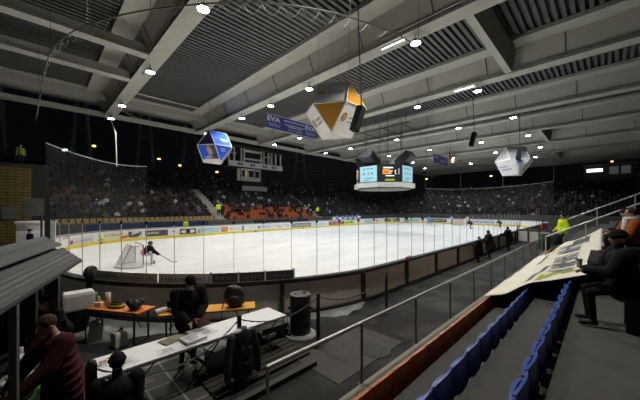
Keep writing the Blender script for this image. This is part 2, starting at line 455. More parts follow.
figure('person', 'spectator in black coat seated beside the rust jacket, farther along row', (11.6, -.50, 2.0), PI / 2 + .2, K_black, K_black, 1.0,
       pelvis=(0, 0, .48), lean=.15, hands=[(.4, .14, .68), (.4, -.14, .66)], feet=[(.45, .14, 0), (.45, -.14, 0)], hat=('beanie', K_char), bulk=.05, vox=.02)
figure('person', 'steward in yellow jacket standing up on the dark platform at left', (-.92, 35.5, 7.0), -1.2, mat('cloth_dimmed_yellow', (.16, .15, .04), .9), K_black, 1.0, hair=K_black, bulk=.04, vox=.03, detail=False)  # hi-vis yellow darkened in the colour for the unlit spot up there
figure('person', 'person in black cap behind the rink end, in front of white wall', (-.25, 25.6, FZ), .3, K_black, K_black, 1.05, hat=('peak', K_black), bulk=.04, vox=.03, detail=False)

# ice hockey players
def skater(label, x, y, yaw, coat, pants, lean=.45, hat=M_black, crouch=.82, stick=True, sc=1.03):
    st = [(.22, .24, .03), (-.22, -.20, .03)]
    f = figure('hockey_player', label, (x, y, 0.0), yaw, coat, pants, sc, pelvis=(-.1, 0, crouch), lean=lean, head_pitch=-.2, hands=[(.52, .12, .82), (.42, -.28, .95)], feet=st,
               hat=('helmet', hat), bulk=.07, vox=.032, detail=False, gloves=M_black)
    return f
SK = [((57.0, 30.4), -2.6, K_char, K_black, 'dark-kitted player nearest the far corner, skating left'),
      ((57.2, 26.8), -2.9, K_char, K_black, 'dark-kitted player by far boards, second from left'),
      ((51.3, 22.9), -2.2, K_blue, K_blue, 'blue-kitted player upright in open ice, nearest of the blues'),
      ((58.3, 21.4), 2.8, K_sky, K_blue, 'pale blue player in front of the far end boards'),
      ((57.3, 18.2), 3.0, K_white, K_blue, 'white and blue player behind the leaning brown one'),
      ((48.4, 14.8), 2.3, K_brown, K_black, 'brown-kitted player leaning hard into a turn'),
      ((54.6, 12.2), 2.6, K_olive, K_black, 'small dark player crouching low at right'),
      ((47.6, 8.5), 2.7, K_white, K_grey, 'player in white and green standing at the near boards')]
for i, ((x, y), yw, c, p, lb) in enumerate(SK):
    skater(lb, x, y, yw, c, p, lean=(.2, .25, .15, .2, .2, .7, .8, .15)[i], hat=(K_black, K_black, K_blue, K_sky, K_white, K_brown, K_black, K_green)[i], crouch=(.88, .9, .92, .9, .9, .8, .72, .93)[i])
K_pads = cloth('leg_pads', (.55, .54, .50))
g = figure('goalkeeper', 'goalkeeper in black and white pads crouching before the goal', (4.75, 19.0, 0), -.25, K_black, K_pads, 1.08, pelvis=(-.30, 0, .60), lean=.80, head_pitch=-.7,
       hands=[(.40, .20, .50), (.46, -.16, .48)], feet=[(.14, .30, .03), (.14, -.30, .03)], hat=('helmet', K_grey), bulk=.06, vox=.022, gloves=K_pads,
       extra=[('e', Vector((.12, s * .27, .30)), (.07, .14, .30), Matrix.Identity(3), 1) for s in (1, -1)])

def stick(label, x, y, yaw, top=1.15):
    t = thing('hockey_stick', label, 'stick', (x, y, 0), yaw)
    b = MB(); b.tube((0, 0, top), (.75, 0, .06), .018, .018, 6); b.build('shaft', M_black, t)
    b = MB(); b.box((.88, 0, .05), (.30, .025, .08)); b.build('blade', M_offwhite, t)
stick('black stick held low by the goalkeeper', 5.16, 18.78, -.5, .58)
for i in (2, 5, 6):
    (x, y), yw = SK[i][0], SK[i][1]
    stick(['', '', 'stick of the nearest blue-kitted player', '', '', 'stick of the brown player leaning into a turn', 'stick of the small crouching player'][i], x + .4 * math.cos(yw), y + .4 * math.sin(yw), yw)

# spectators: a few coat variants of one seated body
M_spskin = mat('crowd_skin', (.11, .075, .06), .7)
SPEC_MATS = [([K_black, K_black, M_spskin, K_black]), ([K_char, K_black, M_spskin, K_hairbr]), ([K_navy, K_black, M_spskin, K_black]), ([K_brown, K_black, M_spskin, K_hairbr]),
             ([K_black, K_navy, M_spskin, K_grey]), ([K_grey, K_black, M_spskin, K_black]), ([K_olive, K_black, M_spskin, K_char]), ([K_pale, K_navy, M_spskin, K_hairbr]), ([K_dred, K_black, M_spskin, K_black]), ([K_dblue, K_black, M_spskin, K_white])]
SPEC_W = [38, 18, 12, 7, 12, 5, 6, 3.5, .7, 1]
sp_hi, sp_hi_idx = spectator_mesh(.05, 'spectator')
sp_lo, sp_lo_idx = spectator_mesh(.085, 'crowd_body')
SPEC = []
for mm in SPEC_MATS:
    me = sp_hi.copy()
    for m in mm: me.materials.append(m)
    SPEC.append(me)

# ================================================================== RINK PERIMETER
RX0, RX1, RY0, RY1, RR = .5, 60.5, 5.9, 33.9, 8.5
SEG = [('l', 43.), ('a', RR * PI / 2), ('l', 11.), ('a', RR * PI / 2), ('l', 43.), ('a', RR * PI / 2), ('l', 11.), ('a', RR * PI / 2)]
PTOT = sum(x[1] for x in SEG)
def perim(s):
    """s runs along the near side towards +X, round the far end, back along the far side and round the near end; returns point and outward normal"""
    s = s % PTOT
    st = [((RX0 + RR, RY0), (1, 0), (0, -1)), ((RX1 - RR, RY0 + RR), -PI / 2), ((RX1, RY0 + RR), (0, 1), (1, 0)), ((RX1 - RR, RY1 - RR), 0),
          ((RX1 - RR, RY1), (-1, 0), (0, 1)), ((RX0 + RR, RY1 - RR), PI / 2), ((RX0, RY1 - RR), (0, -1), (-1, 0)), ((RX0 + RR, RY0 + RR), PI)]
    for (k, L), d in zip(SEG, st):
        if s <= L + 1e-9:
            if k == 'l': return (d[0][0] + d[1][0] * s, d[0][1] + d[1][1] * s), d[2]
            a = d[1] + s / RR; n = (math.cos(a), math.sin(a))
            return (d[0][0] + n[0] * RR, d[0][1] + n[1] * RR), n
        s -= L
    return perim(0)
def pp(s, off, z):
    p, n = perim(s); return Vector((p[0] + n[0] * off, p[1] + n[1] * off, z))
def strip(s0, s1, o0, o1, z0, z1, step=.6, b=None):
    b = b or MB(); n = max(1, int(math.ceil((s1 - s0) / step))); n0 = len(b.bm.faces); rings = []
    for i in range(n + 1):
        s = s0 + (s1 - s0) * i / n
        rings.append([b.bm.verts.new(pp(s, o, z)) for o, z in ((o0, z0), (o1, z0), (o1, z1), (o0, z1))])
    for A, B in zip(rings, rings[1:]):
        for k in range(4): b.bm.faces.new((A[k], A[(k + 1) % 4], B[(k + 1) % 4], B[k]))
    b.bm.faces.new(rings[0][::-1]); b.bm.faces.new(rings[-1]); b.mark(n0)
    return b
S_FAR0, S_TL, S_LE, S_BL = 43 + 2 * RR * PI / 2 + 11, 86 + RR * PI + 11, 86 + RR * 1.5 * PI + 11, 86 + RR * 1.5 * PI + 22
def s_at(px, lo, hi, z=.6):
    best = min((abs(to_px(*pp(lo + (hi - lo) * i / 1500, 0, z))[0] - px), lo + (hi - lo) * i / 1500) for i in range(1501))
    return best[1]

# ice
b = MB(); ring = [pp(PTOT * i / 160, .04, 0) for i in range(160)]
b.solid([(p.x, p.y, -.1) for p in ring], (0, 0, .1))
tag(b.build('ice_sheet', M_ice), 'white scratched ice sheet inside the rink boards', 'ice rink')
# hall floor with a hole for the rink
b = MB(); inner = [b.bm.verts.new((p.x, p.y, FZ)) for p in [pp(PTOT * i / 160, .06, 0) for i in range(160)]]
oc = [(-25, -25), (110, -25), (110, 85), (-25, 85)]
def hit(p):
    c = Vector((30.5, 19.9)); d = (Vector(p) - c); k = []
    if d.x: k.append(((110 if d.x > 0 else -25) - c.x) / d.x)
    if d.y: k.append(((85 if d.y > 0 else -25) - c.y) / d.y)
    q = c + d * min(k); return q
outer = [b.bm.verts.new((*hit(v.co.xy), FZ)) for v in inner]
for i in range(160): b.bm.faces.new((inner[i], inner[(i + 1) % 160], outer[(i + 1) % 160], outer[i]))
tag(b.build('floor', M_floor), 'dark asphalt hall floor with frosty worn patches', kind='structure')

# ------------------------------------------------------------------ boards
RB = thing('rink_boards', 'rounded white rink boards with yellow kick strip and advertising', 'boards')
strip(0, PTOT, 0, .05, 0, 1.12, .8).build('board_lining', M_white, RB)
strip(0, PTOT, -.05, .17, 1.12, 1.19, .8).build('cap_rail', M_dark, RB)
strip(43, S_LE + 4, -.055, .17, 1.191, 1.20, .8).build('cap_strip', M_white, RB)
tag(strip(0, PTOT, -.012, 0, .02, .26, .8).build('kick_plate', M_yellow, RB), 'yellow kick strip')
# the outer face towards the spectators' walkway: bays of grey sheet between dark posts
s = S_BL - 8; ends = PTOT + 30
while s < ends:
    strip(s + .06, s + 2.84, .05, .085, .16, 1.10, .5).build('back_panel', M_boardgrey, RB)
    strip(s - .05, s + .05, .05, .19, .02, 1.12, .1).build('post', M_dark, RB)
    s += 2.9
strip(S_BL - 8, ends, .05, .20, .12, .2, .6).build('sill', M_dark, RB)
strip(S_BL - 8, ends, .05, .13, 1.07, 1.12, .6).build('top_channel', M_dark, RB)

def advert(px0, px1, colm, items, z0=.30, z1=.94):
    lo, hi = (S_FAR0 - 24.4, S_BL)
    s1, s0 = s_at(px0, lo, hi), s_at(px1, lo, hi)     # s grows towards the left of the picture
    a = strip(s0, s1, -.014, 0, z0, z1, .5).build('advert_panel', colm, RB)
    W, Hh = s1 - s0, z1 - z0
    def place(u, v, e=.02): return pp((s0 + s1) / 2 - u, -e, (z0 + z1) / 2 + v)
    for it in items:
        if it[0] == 't':
            _, tx, cx, cy, hh, ww, m = it
            text_obj(tx, hh * Hh, lambda u, v: place(cx * W + u, cy * Hh + v, .022), m, a, width=ww * W)
        elif it[0] == 'r':        # block: cx, cy, w, h as fractions
            _, cx, cy, w, h, m = it
            n = max(1, int(w * W / .6)); P = [[place((cx - w / 2 + w * i / n) * W, (cy + k * h / 2) * Hh) for k in (-1, 1)] for i in range(n + 1)]
            MB().grid(P).build('advert_shape', m, a)
        elif it[0] == 'e':
            _, cx, cy, w, h, m = it
            bb = MB(); vs = [bb.bm.verts.new(place((cx + w / 2 * math.cos(t * PI / 10)) * W, (cy + h / 2 * math.sin(t * PI / 10)) * Hh, .021)) for t in range(20)]
            bb.bm.faces.new(vs); bb.build('advert_shape', m, a)
        elif it[0] == 'p':
            bb = MB(); bb.bm.faces.new([bb.bm.verts.new(place(x * W, y * Hh, .021)) for x, y in it[1]]); bb.build('advert_shape', it[2], a)
def script(cx, cy, w, h, m, n=7, seed=1):
    """illegible line of lettering: small separate strokes"""
    r = random.Random(seed); out = []; x = cx - w / 2; step = w / n
    for i in range(n):
        out.append(('r', x + step * .5, cy + r.uniform(-.02, .02), step * r.uniform(.45, .75), h * r.uniform(.6, 1.1), m)); x += step
    return out
A_cream = mat('advert_cream', (.80, .75, .48), .5, var=.05); A_dk = mat('advert_dark', (.07, .07, .075), .5); A_mid = mat('advert_grey', (.22, .22, .23), .5)
A_lb = mat('advert_light_blue', (.38, .58, .72), .5, var=.08); A_or = mat('advert_orange', (.60, .20, .05), .5); A_wh = mat('advert_white', (.76, .76, .76), .5, var=.04); A_lg = mat('advert_pale_grey', (.60, .60, .60), .5)
A_red = mat('advert_red', (.52, .07, .05), .5); A_gr = mat('advert_green', (.10, .35, .06), .5); A_yg = mat('advert_lime', (.42, .62, .05), .5); A_mar = mat('advert_maroon', (.36, .06, .08), .5); A_pl = mat('advert_pale_blue', (.62, .70, .80), .5); A_dkblue = mat('advert_ink_blue', (.10, .14, .36), .5); A_pale = mat('advert_letter_cream', (.72, .68, .50), .5)
advert(62.5, 71, A_wh, [('p', [(-.5, -.3), (.4, .1), (.4, .35), (-.5, 0)], A_red)], .85, 1.08)
advert(68, 94, A_lg, [('r', -.36, -.05, .13, .55, A_mar), ('e', -.36, .22, .09, .2, A_cream)] + script(.1, 0, .6, .16, A_mid, 8, 3), .28, .82)
advert(97, 127.5, A_cream, [('t', 'LA FENICE', .04, .16, .26, .62, A_dk), ('p', [(-.48, -.4), (-.40, -.1), (-.46, .35), (-.38, .2), (-.34, -.2), (-.3, -.42)], A_yg), ('r', -.38, -.38, .22, .14, A_gr), ('p', [(.22, -.45), (.5, -.42), (.5, .02), (.25, -.25)], A_red)] + script(.0, -.16, .4, .06, A_mid, 9, 4))
advert(128, 143, A_lg, [('r', -.38, .05, .22, .9, A_dk), ('p', [(-.3, -.45), (.15, -.4), (.42, .15), (.2, .25), (-.3, -.1)], A_dk), ('e', .3, .3, .12, .25, A_dk)])
advert(145, 168, A_dk, [('t', 'JUNG', -.16, .0, .44, .50, A_wh)])
advert(168.5, 178.8, A_wh, [('e', -.05, .1, .16, .3, A_mid), ('e', .12, .14, .14, .28, A_lb)] + script(.02, -.2, .5, .06, A_lg, 6, 5))
advert(179.5, 196, A_dk, [('e', -.22, 0, .42, .58, A_pale), ('e', .22, 0, .42, .58, A_pale), ('e', 0, 0, .26, .74, A_dk), ('e', 0, 0, .18, .55, A_lg), ('e', 0, 0, .07, .3, A_dk)])
advert(197, 220.3, A_lb, [('r', -.43, -.1, .05, .6, A_red), ('r', -.36, -.2, .05, .35, A_yg), ('p', [(.1, -.45), (.48, -.45), (.4, -.25), (.2, -.3)], A_yg)] + script(-.05, .25, .5, .12, A_dkblue, 9, 6) + script(-.05, .02, .5, .12, A_dkblue, 8, 7))
advert(220.8, 228, A_or, script(0, .15, .7, .08, A_pale, 6, 8) + script(0, -.15, .6, .08, A_pale, 5, 9))
advert(228.3, 241.8, A_wh, [('e', -.32, 0, .12, .5, A_or), ('e', -.30, 0, .08, .38, A_wh)] + script(.1, 0, .6, .1, A_mid, 9, 10))
advert(242.2, 244, A_dkblue, [])
advert(244.3, 256.8, A_wh, script(.05, .05, .7, .12, A_lg, 8, 11))
advert(257, 270.5, A_pl, [('e', -.36, .05, .16, .6, A_or), ('e', -.33, .05, .09, .35, A_dkblue)] + script(.12, .1, .66, .22, A_dkblue, 8, 12))
advert(271, 290.5, A_wh, script(-.22, .22, .36, .12, A_dk, 6, 13) + script(.25, .22, .36, .12, A_dk, 6, 14) + [('r', -.12, -.15, .06, .2, A_dk), ('r', .36, -.1, .05, .3, A_dk), ('r', 0, -.15, .06, .2, A_dk)])
advert(291, 311, A_mid, script(0, 0, .8, .3, A_lg, 12, 15))
advert(311.5, 328.5, A_pl, script(0, -.05, .6, .2, A_dkblue, 8, 16))
advert(329, 344, A_mar, script(0, .2, .8, .12, A_pale, 9, 17) + script(0, -.15, .8, .12, A_pale, 9, 18))
advert(344.2, 354, A_yg, [('e', .2, .1, .16, .5, A_dk), ('r', -.25, -.1, .2, .3, A_gr)])
advert(357, 363.6, A_wh, script(0, 0, .6, .2, A_lg, 4, 19))
advert(364, 373, A_lb, script(0, 0, .7, .2, A_dkblue, 6, 20))
advert(374, 384, A_wh, [('e', -.2, .1, .25, .6, A_red)] + script(.2, 0, .5, .12, A_mid, 5, 21))
advert(384.5, 400, A_dk, [('r', .02, 0, .26, .8, A_yg), ('r', .02, 0, .14, .4, A_cream)] + script(-.3, 0, .25, .3, A_lg, 4, 22) + script(.33, 0, .25, .3, A_lg, 4, 23))
advert(403, 420, A_lb, script(0, 0, .8, .25, A_dkblue, 9, 24))
advert(427.5, 446.5, A_dk, script(0, 0, .85, .3, A_lg, 11, 25))
advert(471.5, 508.5, A_pl, script(0, 0, .92, .5, A_dkblue, 19, 26))
advert(510, 528, A_wh, script(0, 0, .7, .25, A_mid, 8, 27))
for px_, m_ in ((68, A_red), (100.5, A_red), (255.5, A_dkblue), (303, A_red)):
    s_ = s_at(px_, S_FAR0 - 20, S_BL); strip(s_ - .15, s_ + .15, -.02, -.012, .03, .25, .3).build('kick_mark', m_, RB)

# ------------------------------------------------------------------ glass
def s_near(px): return s_at(px, S_LE, PTOT + 26, 1.19)
M_mull = mat('mullion_grey', (.40, .40, .40), .5)
GB = thing('glass_barrier', 'tall clear glass panes standing on the near rounded boards', 'glass screen')
s = S_LE + 1.0; first = True
while s < PTOT + 24.9:
    w = .82 if s < PTOT + 1 else 1.15
    strip(s + .012, s + w - .012, .05, .062, 1.19, 2.9, .3).build('pane', M_glass, GB)
    strip(s - .004, s + .004, .045, .067, 1.19, 2.9, .1).build('mullion', M_mull, GB)
    strip(s - .035, s + .035, .04, .072, 2.84, 2.92, .1).build('clamp', M_dark, GB)
    s += w
A_back = mat('advert_back_grey', (.80, .78, .70), .6)
edges = [99, 160, 212.3, 239, 265, 292.5]
for i in range(5):
    s0, s1 = s_near(edges[i]), s_near(edges[i + 1])
    a = strip(s0 + .02, s1 - .02, .075, .095, 1.20, 1.46, .2).build('advert_strip', [A_back, A_back, A_dk, A_dk, A_dk, A_dk][i], GB)
    r = random.Random(i); x = s0 + .12
    while x < s1 - .15:
        w = r.uniform(.03, .05); strip(x, x + w, .096, .099, 1.28, 1.28 + r.uniform(.05, .09), .1).build('lettering', [A_mid, A_mid, A_mid, A_mid, A_mid, A_mid][i], a); x += w + r.uniform(.03, .08)
    if i >= 1: strip(s1 - .022, s1 + .022, .06, .11, 1.19, 1.50, .1).build('divider', M_white, GB)
GE = thing('glass_barrier', 'tall glass panes round the far right end of rink', 'glass screen')
s = 34
while s < 43 + RR * PI + 11 + 3:
    strip(s + .01, s + 2.38, .05, .062, 1.19, 3.3, .5).build('pane', M_glass, GE); strip(s - .025, s + .005, .04, .075, 1.19, 3.3, .1).build('mullion', M_steeldk, GE); s += 2.4

# safety net over the near corner
N_net = net_mat('safety_net', (.12, .12, .12), .05, .0024)
rail = [(.0, 27.5), (.15, 22), (.28, 17.2), (.45, 14.8), (.83, 13.0), (1.3, 11.8), (1.9, 10.6), (2.64, 9.45), (3.85, 7.9), (4.9, 6.9), (6.1, 6.1), (7.28, 5.55), (9.17, 5.0), (11.5, 4.95)]
def smooth_pts(pts, n=4):
    out = []
    for i in range(len(pts) - 1):
        p0, p1, p2, p3 = (Vector(pts[max(0, min(len(pts) - 1, j))]) for j in (i - 1, i, i + 1, i + 2))
        for k in range(n):
            t = k / n; out.append(.5 * ((2 * p1) + (p2 - p0) * t + (2 * p0 - 5 * p1 + 4 * p2 - p3) * t * t + (3 * p1 - p0 - 3 * p2 + p3) * t ** 3))
    out.append(Vector(pts[-1])); return out
rp = smooth_pts(rail, 5)
NT = thing('safety_net', 'fine dark safety net hanging from the curved rail over near corner', 'net')
b = MB(); b.path([(p.x, p.y, 9.3) for p in rp], .024, 6); b.build('curved_rail', M_steeldk, NT)
b = MB(); d = 0; P = []; U = []
for i, p in enumerate(rp):
    if i: d += (p - rp[i - 1]).length
    sb = s_at(to_px(p.x, p.y, 2.9)[0], S_TL + 4, PTOT + 20, 2.9) if False else None
    P.append([(p.x, p.y, 9.22), (p.x, p.y, 6.0), (p.x, p.y, 2.95)]); U.append([(d, 6.3), (d, 3.05), (d, 0)])
b.grid(P, uv=U).build('net', N_net, NT)
for i in range(2, len(rp) - 2, 2):     # looped lacing under the rail
    a, c = rp[i], rp[i + 2]; pts = [a.lerp(c, t / 6).to_3d() + Vector((0, 0, 9.27 - .32 * math.sin(PI * t / 6))) for t in range(7)]
    MB().path(pts, .006, 4).build('lacing', M_offwhite, NT)
for i in (4, 14, 24, 34, 44, 54, 62):
    p = rp[i]; MB().path([(p.x, p.y, 9.32), (p.x, p.y, 14.9)], .008, 4).build('hanger', M_dark, NT)
N2 = thing('safety_net', 'dark net behind far left corner with sagging pale top rope', 'net')
def sag(p, q, n, dz): return [Vector(p).lerp(Vector(q), i / n) - Vector((0, 0, dz * 4 * (i / n) * (1 - i / n))) for i in range(n + 1)]
pts = sag((.5, 27, 7.75), (8.4, 34.6, 7.75), 14, .45)
b = MB(); b.path(pts, .022, 5); b.build('top_rope', M_offwhite, N2)
b = MB(); b.grid([[p, (p.x, p.y, 1.3)] for p in pts], uv=[[(i * .78, 6.4), (i * .78, 0)] for i in range(15)]).build('net', N_net, N2)
MB().path([(5.6, 33.6, 7.35), (5.5, 33.5, 10.6), (5.4, 36.8, 13.2)], .05, 6).build('hanger_pole', M_offwhite, N2)
N3 = thing('safety_net', 'dark net across the far right end of rink', 'net')
pts = sag((61, 28, 7.6), (61.5, 6, 7.8), 12, .6)
b = MB(); b.path(pts, .03, 5); b.build('top_rope', M_steel, N3)
b = MB(); b.grid([[p, (p.x, p.y, 3.3)] for p in pts], uv=[[(i * 1.85, 4.4), (i * 1.85, 0)] for i in range(13)]).build('net', N_net, N3)
for i in (0, 4, 8, 12): MB().path([pts[i], (pts[i].x, pts[i].y, 14.9)], .03, 5).build('hanger', M_steeldk, N3)

# goal
def goal(label, x, y, rz):
    t = thing('hockey_goal', label, 'goal', (x, y, 0), rz)
    N_goal = MATS.get('goal_net') or net_mat('goal_net', (.72, .72, .72), .05, .016); MATS['goal_net'] = N_goal
    for sgn in (1, -1): MB().tube((0, sgn * .915, 0), (0, sgn * .915, 1.24), .034).build('post', M_red, t)
    MB().tube((0, -.93, 1.22), (0, .93, 1.22), .034).build('crossbar', M_red, t)
    base = [(0, -.95)] + [(-.55 - .55 * math.cos(a * PI / 12 - PI / 2) if 0 else -1.12 * math.sin(PI * (a + 1) / 14) ** .55, -1.0 * math.cos(PI * (a + 1) / 14)) for a in range(13)] + [(0, .95)]
    b = MB(); b.path([(px_, py_, .06) for px_, py_ in base], .06, 8); b.build('base_frame', M_offwhite, t)
    top = [(x_ * .45, y_ * .93, 1.2) for x_, y_ in base]
    b = MB(); b.path(top, .03, 6); b.build('top_frame', M_offwhite, t)
    n = len(base); P = [[(base[i][0], base[i][1], .08), top[i]] for i in range(n)]
    b = MB(); b.grid(P, uv=[[(i * .25, 0), (i * .25, 1.3)] for i in range(n)]); b.grid([[top[i], (0, top[i][1], 1.22)] for i in range(n)], uv=[[(i * .2, 0), (i * .2, .5)] for i in range(n)])
    b.build('net', N_goal, t)
    for sgn in (1, -1): MB().tube((-.5, sgn * .55, 1.2), (-.98, sgn * .62, .1), .022).build('stay', M_steel, t)
goal('red and white hockey goal at near left end of the ice', 4.25, 19.1, 0)
goal('small distant hockey goal at far right end', 56.4, 19.6, PI)

# ================================================================== ROOF
GX = [5.7, 15.4, 25.2, 35.2, 45.2, 55.2, 65.2, 75.2, 85.2]
GH = CAMZ + 10.0
Y_A, Y_B = -14.0, 38.6
for i, x in enumerate(GX):
    t = thing('roof_girder', f'pale concrete roof girder spanning over the ice, {nth(i)} from left', 'girder', (x, 0, GH), 0, 'roof girders')
    MB().box((0, (Y_A + Y_B) / 2, 0), (1.0, Y_B - Y_A, .16)).build('bottom_flange', M_girder, t)
    MB().solid([(-.36, Y_A, .08), (.36, Y_A, .08), (.55, Y_A, 1.4), (-1.0, Y_A, 1.4)], (0, Y_B - Y_A, 0)).build('web', M_girder, t)
    MB().box((-.65, (Y_A + Y_B) / 2, 1.48), (3.2, Y_B - Y_A, .16)).build('top_flange', M_girder, t)
    if i < 6:
        y = Y_B - 4.6
        while y > Y_A:
            MB().solid([(-.375, y - .035, .09), (-1.005, y - .035, 1.395), (-1.035, y - .035, 1.395), (-.405, y - .035, .09)], (0, .07, 0)).build('joint', M_joint, t)
            y -= 4.6
    for k, (dx, dz) in enumerate(((-.46, .13), (-.52, .22))): MB().tube((dx, Y_A, dz), (dx, Y_B - 1, dz), .035, .035, 6).build('conduit', M_steel, t)
# corrugated deck
b = MB(); P = []; y = Y_A; z0 = GH + 1.66
prof = []
while y < Y_B:
    prof += [(y, z0), (y + .20, z0), (y + .22, z0 + .24), (y + .38, z0 + .24), (y + .40, z0)]; y += .40
P = [[(x, yy, zz) for yy, zz in prof] for x in (-6, 42, 90)]
b.grid(P, thick=(0, 0, .3))
tag(b.build('ceiling', M_deck), 'dark ribbed roof deck between the girders', kind='structure')
# fascia frame between flange edges and deck
for i, x in enumerate(GX):
    for sgn in (-1, 1):
        b = MB(); b.box((x + (.94 if sgn > 0 else -2.23), (Y_A + Y_B) / 2, GH + 1.62), (.05, Y_B - Y_A, .12)); tag(b.build(f'trim_{i * 2 + (sgn > 0) + 1}', M_girder), kind='structure')
# edge beam on the far side and ties between girders
EB = thing('edge_beam', 'long pale eaves beam along far side of roof', 'beam', (0, Y_B, GH))
MB().box((41, 0, .18), (98, .9, .36)).build('lower_flange', M_girder, EB); MB().box((41, -1.2, 1.5), (98, 5.2, .18)).build('upper_flange', M_girder, EB)
EBx = [-4.3] + GX
for i in range(len(GX)):
    MB().box(((EBx[i] + EBx[i + 1]) / 2, -3.2, 1.1), (EBx[i + 1] - EBx[i] - 1.4, .2, .6)).build('web_panel', M_girder, EB)
    if i: MB().tube((EBx[i] + .6, .3, 1.4), (EBx[i] + 3.4, .3, .3), .13, .13, 8).build('strut', M_girder, EB)
def tie(label, x0, x1, y):
    t = thing('roof_tie', label, 'beam', (x0, y, GH))
    L = x1 - x0
    MB().solid([(.31, -.3, 0), (L - .31, -.3, 0), (L - .31, -.3, .55), (.31, -.3, .55)], (0, .6, 0)).build('web', M_girder, t)
    MB().box((L / 2, 0, 0), (L - .62, .75, .12)).build('flange', M_girder, t)
def vtie(label, x0, x1, y):
    """trough-shaped tie: two sloping plates meeting in a narrow lower edge"""
    t = thing('roof_tie', label, 'beam', (x0, y, GH)); L = x1 - x0 - .62
    for sgn in (1, -1):
        MB().solid([(.31, sgn * .08, .02), (.31, sgn * .42, 1.3), (.31, sgn * .52, 1.3), (.31, sgn * .2, .02)], (L, 0, 0)).build('side_plate', M_girder, t)
    MB().box((.31 + L / 2, 0, .06), (L, .42, .14)).build('flange', M_girder, t)
tie('roof tie beam at top left, nearer of the two', -4.3, 5.7, 21.3); tie('roof tie beam at top left, farther of the two', -4.3, 5.7, 26.2)
vtie('trough-shaped tie between second and third girders above the stand', 15.4, 25.2, 5.0)
vtie('trough-shaped tie between fifth and sixth girders, smaller', 45.2, 55.2, 6.0); vtie('trough-shaped tie between seventh and eighth girders, tiny', 65.2, 75.2, 6.4)
tg = thing('roof_girder', 'pale girder continuing at upper left edge of roof', 'girder', (-4.3, 0, GH)); MB().box((0, 12.3, .75), (.9, 52.6, 1.6)).build('web', M_girder, tg)
p = thing('roof_pipe', 'thin pale pipe crossing the bay behind first girder', 'pipe', (0, 0, 0)); MB().path([(6.3, 32.6, GH + 1.3), (14.4, 32.6, GH + 1.3)], .07, 6).build('pipe', M_offwhite, p)
M_coldk = mat('column_steel', (.10, .10, .095), .7)
# inclined column pairs behind the far stand
for i, (px, Y) in enumerate([(-6, 58), (81, 58), (145, 58), (190, 58), (300, 58)]):
    r = (px - 320) / FPX; X = Y * (1 + r) / (1 - r)
    t = thing('inclined_column', ['pair of leaning steel columns at far left edge', 'pair of leaning columns behind the left corner crowd', 'tall pair of leaning columns right of the white hanger pole', 'pair of leaning columns behind the blue lantern', 'pair of leaning columns right of the press box'][i], 'column', (X, Y, 0), -PI / 4, 'leaning columns')
    for sgn in (1, -1): MB().tube((sgn * 2.4, 0, FZ), (sgn * .55, 0, 22), .30, .26, 8).build('leg', M_coldk, t)
    MB().box((0, 0, 16), (1.9, .3, .35)).build('cross_piece', M_steeldk, t)

# lamps
M_lamp = mat('lamp_glow', (1, 1, 1), .3, var=0, emit=40.); M_lampw = mat('lamp_glow_warm', (1, .72, .45), .3, var=0, emit=26.); M_tubeglow = mat('tube_glow', (1, 1, 1), .3, var=0, emit=12.)
LAMPS = {0: [4.5, 13.4, 22.2, 31.3, 36.6], 1: [7.6, 16.5, 21.7, 26.9, 35.6], 2: [7.2, 12.3, 20.5, 29.0, 34.6], 3: [6.7, 12.1, 20.2, 28.3, 33.8], 4: [7, 12.5, 20.0, 27.5, 33.5], 5: [7, 13, 20, 28.0], 6: [9, 20, 30]}
proto = None; LE = 1900.
for gi, ys in LAMPS.items():
    for k, y in enumerate(ys):
        x = GX[gi] - .1; z = GH - .1
        warm = (gi, k) in ((1, 2), (4, 2))
        lb = f'lit dome lamp under roof girder {nth(gi)} from left, {nth(k)} from its near end'
        if proto is None or warm:
            t = thing('hall_lamp', lb, 'lamp', (x, y, z), 0, 'hall lamps')
            MB().tube((0, 0, -.28), (0, 0, .1), .02, .02, 6).build('stem', M_dark, t)
            MB().lathe((0, 0, -.52), [(.30, 0), (.27, .08), (.16, .18), (.10, .26)], 16).build('reflector', M_dark, t)
            MB().lathe((0, 0, -.56), [(.10, 0), (.24, .015), (.285, .05)], 16).build('lens', M_lampw if warm else M_lamp, t)
            if proto is None and not warm: proto = t
        else: t = dup(proto, (x, y, z), 0, lb, 'hall lamps')
        l = bpy.data.lights.new('lamp_light', 'SPOT'); l.energy = LE * (.8 if warm else 1.25 if (gi, k) in ((0, 0), (0, 1), (0, 2), (1, 0)) else 1); l.spot_size = math.radians(134); l.spot_blend = .4; l.shadow_soft_size = .22
        l.color = (1, .80, .58) if warm else ((1, .95, .86) if gi in (0, 1) else (.93, .97, 1))
        o = bpy.data.objects.new('lamp_light', l); COL.objects.link(o); o.location = (x, y, z - .62)
for x, y, lb in ((25.0, 8.2, 'bright fluorescent tube under third girder beside its nearest lamp'), (15.2, 9.0, 'fluorescent tube under second girder by its big lamp'), (5.6, 23.4, 'unlit tube fitting beside lamp on first girder')):
    t = thing('tube_light', lb, 'lamp', (x, y, GH - .12)); MB().box((0, 0, 0), (.10, 1.6, .06)).build('housing', M_offwhite, t)
    MB().tube((0, -.75, -.055), (0, .75, -.055), .022).build('tube', M_offwhite if x < 10 else M_tubeglow, t)

